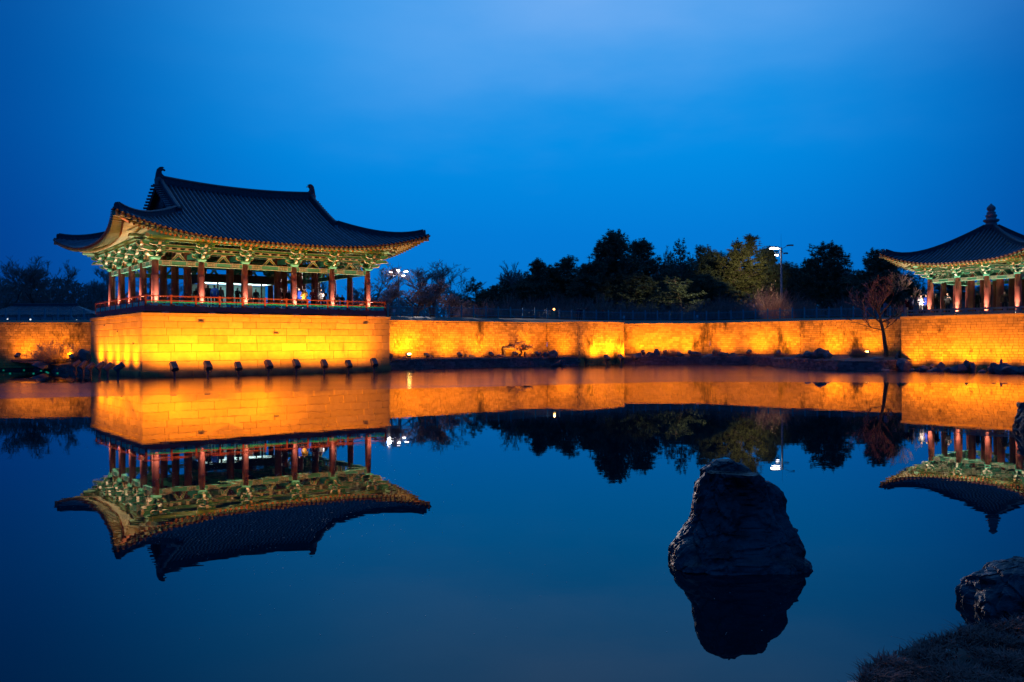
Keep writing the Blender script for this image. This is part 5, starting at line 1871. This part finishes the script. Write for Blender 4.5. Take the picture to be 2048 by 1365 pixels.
# the big foreground rock: rings that follow its outline
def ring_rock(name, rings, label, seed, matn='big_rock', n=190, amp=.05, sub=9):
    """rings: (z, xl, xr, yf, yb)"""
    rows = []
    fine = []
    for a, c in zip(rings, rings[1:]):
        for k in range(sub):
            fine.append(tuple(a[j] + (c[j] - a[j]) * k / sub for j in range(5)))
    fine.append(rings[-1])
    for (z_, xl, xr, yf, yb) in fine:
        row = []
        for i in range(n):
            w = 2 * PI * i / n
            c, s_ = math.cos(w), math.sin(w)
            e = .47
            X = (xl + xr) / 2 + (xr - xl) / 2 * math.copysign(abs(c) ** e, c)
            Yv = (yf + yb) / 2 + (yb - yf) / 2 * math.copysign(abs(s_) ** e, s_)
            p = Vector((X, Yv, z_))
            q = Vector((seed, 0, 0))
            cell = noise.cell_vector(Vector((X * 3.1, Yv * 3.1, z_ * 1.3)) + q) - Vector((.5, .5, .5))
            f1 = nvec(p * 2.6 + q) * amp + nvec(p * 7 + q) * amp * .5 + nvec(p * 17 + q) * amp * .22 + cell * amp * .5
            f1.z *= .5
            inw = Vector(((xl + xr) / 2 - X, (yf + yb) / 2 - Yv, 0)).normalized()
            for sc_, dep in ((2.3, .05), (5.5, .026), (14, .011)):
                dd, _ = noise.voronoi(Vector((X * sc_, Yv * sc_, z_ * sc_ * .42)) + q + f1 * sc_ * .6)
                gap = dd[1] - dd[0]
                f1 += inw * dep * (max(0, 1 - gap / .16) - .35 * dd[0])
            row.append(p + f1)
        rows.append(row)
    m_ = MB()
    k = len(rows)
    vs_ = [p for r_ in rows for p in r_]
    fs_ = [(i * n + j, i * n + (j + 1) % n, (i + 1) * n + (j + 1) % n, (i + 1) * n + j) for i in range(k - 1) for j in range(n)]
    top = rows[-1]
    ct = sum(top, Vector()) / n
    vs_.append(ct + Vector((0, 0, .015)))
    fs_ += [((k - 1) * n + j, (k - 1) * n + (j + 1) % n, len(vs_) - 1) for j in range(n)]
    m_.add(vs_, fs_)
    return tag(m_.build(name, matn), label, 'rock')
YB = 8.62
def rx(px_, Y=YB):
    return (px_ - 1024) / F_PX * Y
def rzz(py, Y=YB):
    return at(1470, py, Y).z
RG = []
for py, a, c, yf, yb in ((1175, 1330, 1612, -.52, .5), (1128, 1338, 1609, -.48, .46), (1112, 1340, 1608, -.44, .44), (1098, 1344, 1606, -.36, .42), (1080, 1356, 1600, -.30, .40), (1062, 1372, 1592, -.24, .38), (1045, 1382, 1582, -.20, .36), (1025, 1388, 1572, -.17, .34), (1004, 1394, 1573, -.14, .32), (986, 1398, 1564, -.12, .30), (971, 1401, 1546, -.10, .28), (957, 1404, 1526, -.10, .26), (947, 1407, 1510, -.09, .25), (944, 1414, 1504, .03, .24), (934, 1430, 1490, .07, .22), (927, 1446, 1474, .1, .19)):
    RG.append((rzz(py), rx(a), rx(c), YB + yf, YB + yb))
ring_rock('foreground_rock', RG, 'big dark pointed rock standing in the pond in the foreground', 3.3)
# rock by the near bank, cut by the right edge
Y2 = 7.15
RG = []
for py, a, c in ((1300, 1932, 2200), (1252, 1934, 2200), (1222, 1936, 2195), (1197, 1940, 2190), (1172, 1948, 2180), (1152, 1966, 2160), (1135, 1990, 2140), (1122, 2034, 2100)):
    w_ = (c - a) / F_PX * Y2
    RG.append((at(2000, py, Y2).z, rx(a, Y2), rx(c, Y2), Y2 - w_ * .28, Y2 + w_ * .3))
ring_rock('near_rock', RG, 'dark jagged rock beside the grassy near bank', 9.1, amp=.06)
Y3 = 21.4
RG = []
for py, a, c in ((885, 2036, 2110), (862, 2036, 2110), (848, 2037, 2106), (834, 2040, 2100), (820, 2044, 2090), (808, 2050, 2070)):
    RG.append((at(2060, py, Y3).z, rx(a, Y3), rx(c, Y3), Y3 - .4, Y3 + .4))
ring_rock('edge_rock', RG, 'rock in the pond cut off by the right picture edge', 5.7, amp=.07)

# ================================================================== NEAR BANK
zb_ = .22
edge = [onz(1560, 1460, zb_), onz(1706, 1385, zb_), onz(1728, 1345, zb_), onz(1775, 1314, zb_), onz(1850, 1287, zb_), onz(1930, 1263, zb_), onz(2060, 1238, zb_), onz(2250, 1208, zb_)]
edge = [Vector((-9, 2.2, zb_)), Vector((0, 2.9, zb_))] + edge + [Vector((14, 8.5, zb_))]
mb = MB()
rows = [[Vector((p.x, p.y + .05, -.2)) for p in edge], [Vector((p.x, p.y, .12)) for p in edge]]
for k, z_ in ((.12, .24), (.3, .30), (.6, .36), (1.0, .40)):
    rows.append([Vector((p.x + (p.x * .35 - p.x + (1.2 if p.x > 0 else -1.2)) * k * .5, p.y + (-6 - p.y) * k, z_ + .03 * noise.noise(p * 3 + Vector((k, 0, 0))))) for p in edge])
mb.sheet(rows)
tag(mb.build('near_bank', 'soil', smooth=True), 'grassy near bank at the lower right corner', kind='structure')
# flat edging stones
for i, (px_, py, w, dpt) in enumerate(((1722, 1345, .30, .34), (1985, 1238, .34, .2), (2050, 1226, .36, .2), (1925, 1250, .22, .18))):
    g = onz(px_, py, .24)
    o = rock(i * 2 + 3, Vector((g.x + .05, g.y - .01, .06)), w * .9, dpt * .8, .18, ['pale edging stone at the tip of the grassy near bank', 'flat pale edging stone before the dark jagged rock', 'flat pale edging stone at the right picture edge', 'small edging stone where the near bank meets the jagged rock'][i], 'edging stones', 'edging_stone', sink=.05)
    o.data = o.data.copy()
    o.data.materials[0] = M['rock']
# dry grass
mb = MB()
rg = random.Random(17)
cnt = 0
while cnt < 22000:
    px_, py = rg.uniform(1690, 2120), rg.uniform(1225, 1480)
    g = onz(px_, py, .27)
    # inside the bank
    lim_ = None
    for a, c in zip(edge, edge[1:]):
        if a.x <= g.x <= c.x:
            lim_ = a.y + (c.y - a.y) * (g.x - a.x) / (c.x - a.x)
            break
    if lim_ is None or g.y > lim_ - .04:
        continue
    tuft = noise.noise(Vector((g.x * 4.5, g.y * 4.5, 0))) + .6 * noise.noise(Vector((g.x * 13, g.y * 13, 3)))
    if tuft < rg.uniform(-.55, .1):
        cnt += .35
        continue
    cnt += 1
    h = rg.uniform(.015, .05) * (1.0 + 1.1 * max(0, tuft)) * (1.7 if rg.random() < .05 else 1)
    a = rg.uniform(0, 2 * PI)
    ln = rg.uniform(.7, 2.6)
    tip = Vector((g.x + math.cos(a) * h * ln, g.y + math.sin(a) * h * ln, .265 + h * rg.uniform(.12, .6)))
    sd = Vector((-math.sin(a), math.cos(a), 0)) * .0045
    b0 = Vector((g.x, g.y, .24))
    m0 = b0.lerp(tip, .55) + Vector((0, 0, h * .16))
    mb.add([b0 - sd, b0 + sd, m0 + sd * .7, m0 - sd * .7, tip], [(0, 1, 2, 3), (3, 2, 4)])
tag(mb.build('dry_grass', 'grass_blade'), 'dry reddish winter grass on the near bank', 'grass', kind='stuff')
# bits floating on the calm water
mb = MB()
for i in range(1300):
    px_, py = rg.gauss(500, 180), rg.gauss(985, 75)
    if i % 6 == 0:
        px_, py = rg.uniform(100, 1700), rg.uniform(850, 1280)
    if not 60 < px_ < 1750 or not 850 < py < 1300:
        continue
    g = onz(px_, py, .004)
    s_ = rg.uniform(.003, .008) * g.y / 13
    mb.add([(g.x - s_, g.y - s_, .004), (g.x + s_, g.y - s_ * .6, .004), (g.x + s_ * .7, g.y + s_, .004), (g.x - s_ * .8, g.y + s_ * .7, .004)], [(0, 1, 2, 3)])
tag(mb.build('floating_debris', 'fleck'), 'tiny pale flecks floating on the calm water', 'debris', kind='stuff')
for i, (px_, py) in enumerate(((7, 741), (20, 747.5), (48, 741), (67, 747.5), (82, 742), (93, 744.5), (96, 746), (115, 747))):  # green glints on the water, put in as small glowing discs
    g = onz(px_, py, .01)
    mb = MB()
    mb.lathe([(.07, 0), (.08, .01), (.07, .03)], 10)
    t_ = thing('green_glint', '%s tiny green glint on the water at far left, built as a glowing disc' % ORD[i], 'glint', (g.x, g.y, 0), 0, 'green glints on the water')
    mb.build('float', 'fence_paint', t_)  # lower ring of the added glint disc
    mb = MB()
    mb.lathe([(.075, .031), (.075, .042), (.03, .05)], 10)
    mb.build('lens', 'glint_green', t_)  # glowing top that stands in for the glint

# ================================================================== LIGHT MASTS AND SMALL LAMPS
def mast(px_, ytop, Y, heads, label, watts, beam, bcol):
    g = at(px_, 640, Y)
    zt_ = at(px_, ytop, Y).z
    t_ = thing('light_mast', label, 'light mast', (g.x, g.y, GZ))
    h = zt_ - GZ
    m_ = MB()
    m_.tube([(0, 0, -.3), (0, 0, h)], [.19, .13], 12)
    m_.tube([(0, 0, h), (0, 0, h + .35)], [.2, .1], 12)
    m_.build('pole', 'steel', t_, True)
    m_ = MB()
    m_.tube([(0, 0, h + .3), (0, 0, h + 2.2)], [.02, .01], 5)
    m_.build('lightning_rod', 'steel', t_)
    for (dx, dy, dz, s_, lit) in heads:
        m_ = MB()
        m_.beam((0, 0, h + .1), (dx * .6, dy * .6, h + dz), .05, .05)
        m_.build('arm', 'steel', t_)
        c = Vector((dx, dy, h + dz))
        m_ = MB()
        ax = Vector((dx, dy, 0)).normalized() if abs(dx) + abs(dy) > .01 else Vector((0, -1, 0))
        m_.sweep([c - ax * .55 * s_, c - ax * .3 * s_ + Vector((0, 0, .05)), c + ax * .4 * s_ + Vector((0, 0, .08)), c + ax * .55 * s_ + Vector((0, 0, .05))], [(-.18 * s_, 0), (.18 * s_, 0), (.24 * s_, .08), (.12 * s_, .2), (-.12 * s_, .2), (-.24 * s_, .08)])
        hd = m_.build('lamp_head', 'steel', t_)
        if lit:
            m_ = MB()
            m_.sweep([c - ax * .45 * s_ - Vector((0, 0, .06)), c + ax * .5 * s_ + Vector((0, 0, -.02))], [(-.17 * s_, -.07), (.17 * s_, -.07), (.19 * s_, .02), (-.19 * s_, .02)])
            m_.build('lit_lens', 'lamp_white', hd)
    o_, tg, wt_ = beam
    for q in tg:
        spot('mast_beam', Vector((g.x, g.y, GZ + h)) + Vector(o_), q, wt_, bcol, 40, 1, .22)
mast(797.5, 548, 150, ((-1.25, -.2, .35, .75, True), (1.3, -.2, .42, .75, True), (0, -.5, .6, 1.2, True), (-.8, .3, -.25, .55, True), (.8, .3, -.25, .55, True)), 'light mast with five glaring white lamps behind the plum trees', 2600, ((-1.6, -1.2, .2), [at(835, 600, 103), at(780, 590, 101)], 120000), (1, .84, .76))
mast(1563, 500, 120, ((-1.0, -.2, .2, 1.25, True), (1.35, .3, .5, .8, False), (-.75, -.4, -.75, .55, True), (.75, .4, -.6, .6, False)), 'tall light mast with one glaring white lamp among the pines', 5200, ((-1.8, -.6, -.1), [at(1490, 545, 138), at(1540, 600, 117), at(1350, 605, 130)], 15000), (1, .74, .40))
def small_lamp(px_, py, Y, matn, label, r=.10, watts=0, col=(1, 1, 1)):
    g = at(px_, py, Y)
    t_ = thing('path_lamp', label, 'lamp', (g.x, g.y, min(GZ, g.z - .3)))
    h = g.z - min(GZ, g.z - .3)
    m_ = MB()
    m_.tube([(0, 0, 0), (0, 0, h)], [.04, .03], 6)
    m_.build('stake', 'fence_paint', t_)
    m_ = MB()
    m_.lathe([(r * .3, -r), (r, -r * .3), (r, r * .3), (r * .3, r)], 10, (0, 0, h))
    m_.build('globe', matn, t_)
    if watts:
        point('path_glow', g + Vector((0, -.3, .15)), watts, col, .1)
small_lamp(1108, 619, 104, 'lamp_amber', 'small amber path lamp glowing above the fence', .12, 30, (1, .5, .15))
small_lamp(15, 638.5, 104, 'lamp_small', 'small white lamp at the left picture edge', .07)
small_lamp(61, 639.5, 104, 'lamp_small', 'small white lamp under the low tiled building', .09)
small_lamp(153, 641, 104, 'lamp_small', 'small white lamp near the large pavilion', .08)
for px_, py, Y, lab in ((788.5, 622, 90, 'small white notice board by the pavilion end of the fence'), (1248, 634.5, 104, 'small white notice board behind the fence above the bastion'), (1394.5, 633, 106, 'small white notice board behind the fence right of the bastion')):
    g = at(px_, py, Y)
    t_ = thing('notice_board', lab, 'sign', (g.x, g.y, GZ - .1))
    h = g.z - GZ + .1
    m_ = MB()
    m_.box(-.13, .13, -.03, .0, h - .16, h + .16)
    m_.build('panel', 'sign_white', t_)
    m_ = MB()
    m_.box(-.03, .03, .001, .05, 0, h + .1)
    m_.build('post', 'fence_paint', t_)

# ================================================================== LOW TILED BUILDING AT FAR LEFT
Yb = 150
g = at(92, 640, Yb)
lb = thing('tiled_building', 'low long building with blue-grey hipped tile roof at far left', 'building', (g.x, g.y, GZ), .08, absz=True)
ze, zr = at(92, 632, Yb).z, at(92, 612, Yb).z
rfb = Roof(0, 0, 9.6, 4.2, ze, (zr - ze) / 4.2 * .85, (zr - ze) / 4.2 ** 2 * .15, .25, .1, 4)
bed = MB()
for side in 'fblr':
    hf = rfb.half(side)
    rows = []
    for i in range(25):
        x = -hf + 2 * hf * i / 24
        a = hf - abs(x)
        rows.append([rfb.P(side, x, min(a, 4.2) * j / 4) for j in range(5)])
    bed.sheet(rows)
bed.build('roof', 'roof_tile', lb, True)
for i in range(56):
    x = -9.4 + 18.8 * i / 55
    d1 = min(9.6 - abs(x), 4.2)
    m_ = MB()
    m_.tube([rfb.P('f', x, d1 * j / 3, .03) for j in range(4)], .09, 5, 0, True)
    m_.build('tile_row', 'roof_tile', lb, True)
m_ = MB()
m_.sweep([(-5.4, 0, zr), (0, 0, zr - .05), (5.4, 0, zr)], RIDGE_PROF(.2, .45))
m_.build('ridge', 'ridge_tile', lb)
m_ = MB()
m_.box(-8.6, 8.6, -3.4, 3.4, GZ - .2, ze + .1)
m_.build('wall', 'white_wall', lb)
for i in range(9):
    x = -7.8 + i * 1.95
    m_ = MB()
    m_.box(x - .7, x + .7, -3.46, -3.405, GZ + .7, ze - .25)
    w_ = m_.build('window', 'booth_wood', lb)
    m_ = MB()
    m_.box(x - .6, x + .6, -3.48, -3.461, GZ + .8, ze - .35)
    o = m_.build('pane', 'booth_inside', w_)
    o.matrix_parent_inverse = Matrix.Identity(4)

# ================================================================== PEOPLE
def body(pose):
    me = bpy.data.meshes.new('body_' + pose)
    if pose == 'phone':
        el, wr, ha = (.25, -.12, 1.12), (.10, -.30, 1.30), (.06, -.36, 1.38)
    elif pose == 'lean':
        el, wr, ha = (.26, -.10, 1.10), (.14, -.34, 1.06), (.08, -.42, 1.05)
    else:
        el, wr, ha = (.25, .02, 1.12), (.25, -.06, .88), (.24, -.09, .78)
    v = [(0, 0, .95, .145, .11), (0, .0, 1.15, .15, .11), (0, .01, 1.34, .17, .12), (0, .0, 1.47, .06, .06), (0, -.015, 1.56, .085, .095), (0, -.01, 1.66, .08, .09), (0, 0, 1.70, .04, .05)]
    e = [(i, i + 1) for i in range(6)]
    for s_ in (-1, 1):
        b_ = len(v)
        v += [(s_ * .10, 0, .86, .095, .10), (s_ * .11, -.02, .48, .065, .07), (s_ * .11, .01, .10, .05, .055), (s_ * .125, -.13, .04, .045, .035)]
        e += [(0, b_), (b_, b_ + 1), (b_ + 1, b_ + 2), (b_ + 2, b_ + 3)]
        b_ = len(v)
        v += [(s_ * .19, .01, 1.40, .075, .075), (s_ * el[0], el[1], el[2], .055, .055), (s_ * wr[0], wr[1], wr[2], .042, .042), (s_ * ha[0], ha[1], ha[2], .04, .03)]
        e += [(2, b_), (b_, b_ + 1), (b_ + 1, b_ + 2), (b_ + 2, b_ + 3)]
    me.from_pydata([p[:3] for p in v], e, [])
    o = bpy.data.objects.new('tmp', me)
    COL.objects.link(o)
    md = o.modifiers.new('s', 'SKIN')
    md.use_smooth_shade = True
    for i, p in enumerate(v):
        me.skin_vertices[0].data[i].radius = p[3:5]
    me.skin_vertices[0].data[0].use_root = True
    o.modifiers.new('u', 'SUBSURF').levels = 1
    o.modifiers['u'].render_levels = 1
    dg = bpy.context.evaluated_depsgraph_get()
    m2 = bpy.data.meshes.new_from_object(o.evaluated_get(dg))
    bpy.data.objects.remove(o)
    m2.name = 'person'
    m2.materials.clear()
    for q in ('hair', 'dark_wood', 'skin', 'hair'):
        m2.materials.append(M[q])
    h_ = Vector(ha)
    for p in m2.polygons:
        c = p.center
        if c.z > 1.49:
            p.material_index = 3 if (c.y > -.03 or c.z > 1.655) else 2
        elif (Vector((abs(c.x), c.y, c.z)) - h_).length < .085:
            p.material_index = 2
        elif c.z < .84:
            p.material_index = 0
        else:
            p.material_index = 1
        p.use_smooth = True
    return m2
BODY = {k: body(k) for k in ('phone', 'lean', 'stand')}
CLOTH = {}
def cloth(name, col):
    if name not in CLOTH:
        CLOTH[name] = mat('cloth_' + name, col, .85, var=.15, nscale=12)
    return CLOTH[name]
COLS = {'black': (.012, .012, .014), 'blue': (.01, .11, .62), 'grey': (.10, .09, .085), 'mustard': (.55, .25, .015), 'maroon': (.16, .012, .016), 'navy': (.012, .02, .06), 'white': (.55, .5, .48), 'pink': (.34, .2, .26), 'charcoal': (.03, .03, .033), 'brown': (.08, .045, .03), 'royal': (.01, .05, .42)}
def person(px_, ytop, zfloor, h, pose, colr, turn, label, grp, Y=None):
    top = zfloor + h
    g = onz(px_, ytop, top) if Y is None else at(px_, ytop, Y)
    o = place('person', BODY[pose])
    o.location = (g.x, g.y, zfloor)
    o.scale = (h / 1.72,) * 3
    o.rotation_euler = (0, 0, math.atan2(-g.x, g.y) * 1.0 + turn)
    o.material_slots[1].link = 'OBJECT'
    o.material_slots[1].material = cloth(colr, COLS[colr])
    return tag(o, label, 'person', grp)
def person_t(px_, A, th, tt, zf, h, pose, colr, turn, label, grp):
    x, _ = loc_t(px_, 590, A, th, tt)
    g = fr(A, th)(x, tt, zf)
    o = place('person', BODY[pose])
    o.location, o.scale = g, (h / 1.72,) * 3
    o.rotation_euler = (0, 0, math.atan2(-g.x, g.y) + turn)
    o.material_slots[1].link = 'OBJECT'
    o.material_slots[1].material = cloth(colr, COLS[colr])
    return tag(o, label, 'person', grp)
G_ = 'visitors in the large pavilion'
for px_, tt, h, pose, colr, turn, lab in (
    (393, 6.2, 1.74, 'stand', 'charcoal', .4, 'person in dark clothes beside the second front column of the large pavilion'),
    (416, 2.6, 1.74, 'stand', 'black', 2.8, 'person in a black quilted jacket left of the bright blue jacket'),
    (429, 2.2, 1.72, 'stand', 'blue', 3.1, 'person in a bright blue jacket seen from behind'),
    (441.5, 2.4, 1.62, 'stand', 'grey', 2.6, 'person in a grey-brown jacket right of the bright blue jacket'),
    (475, 2.2, 1.58, 'phone', 'black', .5, 'person in a dark hooded coat raising both hands left of the third column'),
    (512, 2.8, 1.55, 'stand', 'charcoal', -.4, 'person in dark clothes alone before the lit booth window'),
    (560.5, 4.6, 1.74, 'stand', 'black', .3, 'person in black left of the fourth column'),
    (578, 4.4, 1.72, 'stand', 'charcoal', 0, 'person in dark grey just left of the fourth column'),
    (598, 1.55, 1.72, 'stand', 'royal', -.5, 'person in a royal blue jacket right of the fourth column'),
    (609, .95, 1.60, 'lean', 'mustard', 0, 'person in a mustard yellow coat leaning at the rail'),
    (626, 2.2, 1.70, 'lean', 'maroon', 0, 'person in a maroon jacket behind the mustard coat'),
    (641.5, 1.8, 1.72, 'phone', 'white', .2, 'person in black and white holding a glowing phone'),
    (648, 3.2, 1.72, 'stand', 'brown', 0, 'person in brown half hidden behind the one with the phone'),
    (675, 3.2, 1.42, 'lean', 'grey', 0, 'shorter person in grey near the end of the large pavilion'),
    (684.5, 3.0, 1.36, 'lean', 'black', 0, 'small hooded person in black next to the shorter grey one')):
    person_t(px_, A1, TH1, tt, ZF1, h, pose, colr, turn, lab, G_)
x, _ = loc_t(645, 590, A1, TH1, 1.45)
g = G1(x, 1.35, ZF1 + 1.12)
ph = thing('phone', 'glowing phone held by the visitor in black and white', 'phone', g, 0)
m_ = MB()
m_.box(-.04, .04, -.006, .006, -.075, .075)
m_.build('phone_body', 'hair', ph)
m_ = MB()
m_.box(-.035, .035, -.012, -.007, -.07, .07)
m_.build('screen', 'phone_light', ph)
for px_, tt, h, pose, colr, turn, lab in (
    (1815.5, 1.4, 1.58, 'phone', 'maroon', .2, 'person in red at the left end of the small pavilion terrace'),
    (1822.5, 1.3, 1.72, 'phone', 'navy', -.9, 'person in navy with a pale bag beside the one in red'),
    (1841, 1.6, 1.62, 'lean', 'white', .3, 'person in pale top left of the corner column of the small pavilion'),
    (1852, 2.4, 1.66, 'stand', 'royal', .4, 'person in blue touching the corner column of the small pavilion'),
    (1871, 3.0, 1.74, 'phone', 'black', -.3, 'person in black behind the corner column of the small pavilion'),
    (1895, 2.6, 1.70, 'phone', 'charcoal', .3, 'person in dark clothes with bright hands between the first columns'),
    (1954, 4.6, 1.75, 'stand', 'black', 0, 'person in black deep inside the small pavilion'),
    (2009, 3.4, 1.64, 'stand', 'brown', 0, 'person in brown between the last columns of the small pavilion')):
    person_t(px_, A2, TH2, tt, H2 + (.15 if tt > 1.55 else 0), h, pose, colr, turn, lab, 'visitors at the small pavilion')
person(1770, 612, FZ, 1.62, 'phone', 'pink', 2.4, 'person in pale pink on the lawn behind the leaning tree', 'visitors on the lawn', Y=92)
person(1156, 621, FZ, 1.68, 'stand', 'navy', .2, 'person in dark clothes strolling behind the fence over the bastion', 'visitors on the lawn', Y=106)
person(1161, 621, FZ, 1.66, 'stand', 'black', -.3, 'second person strolling close by behind the fence over the bastion', 'visitors on the lawn', Y=106.4)
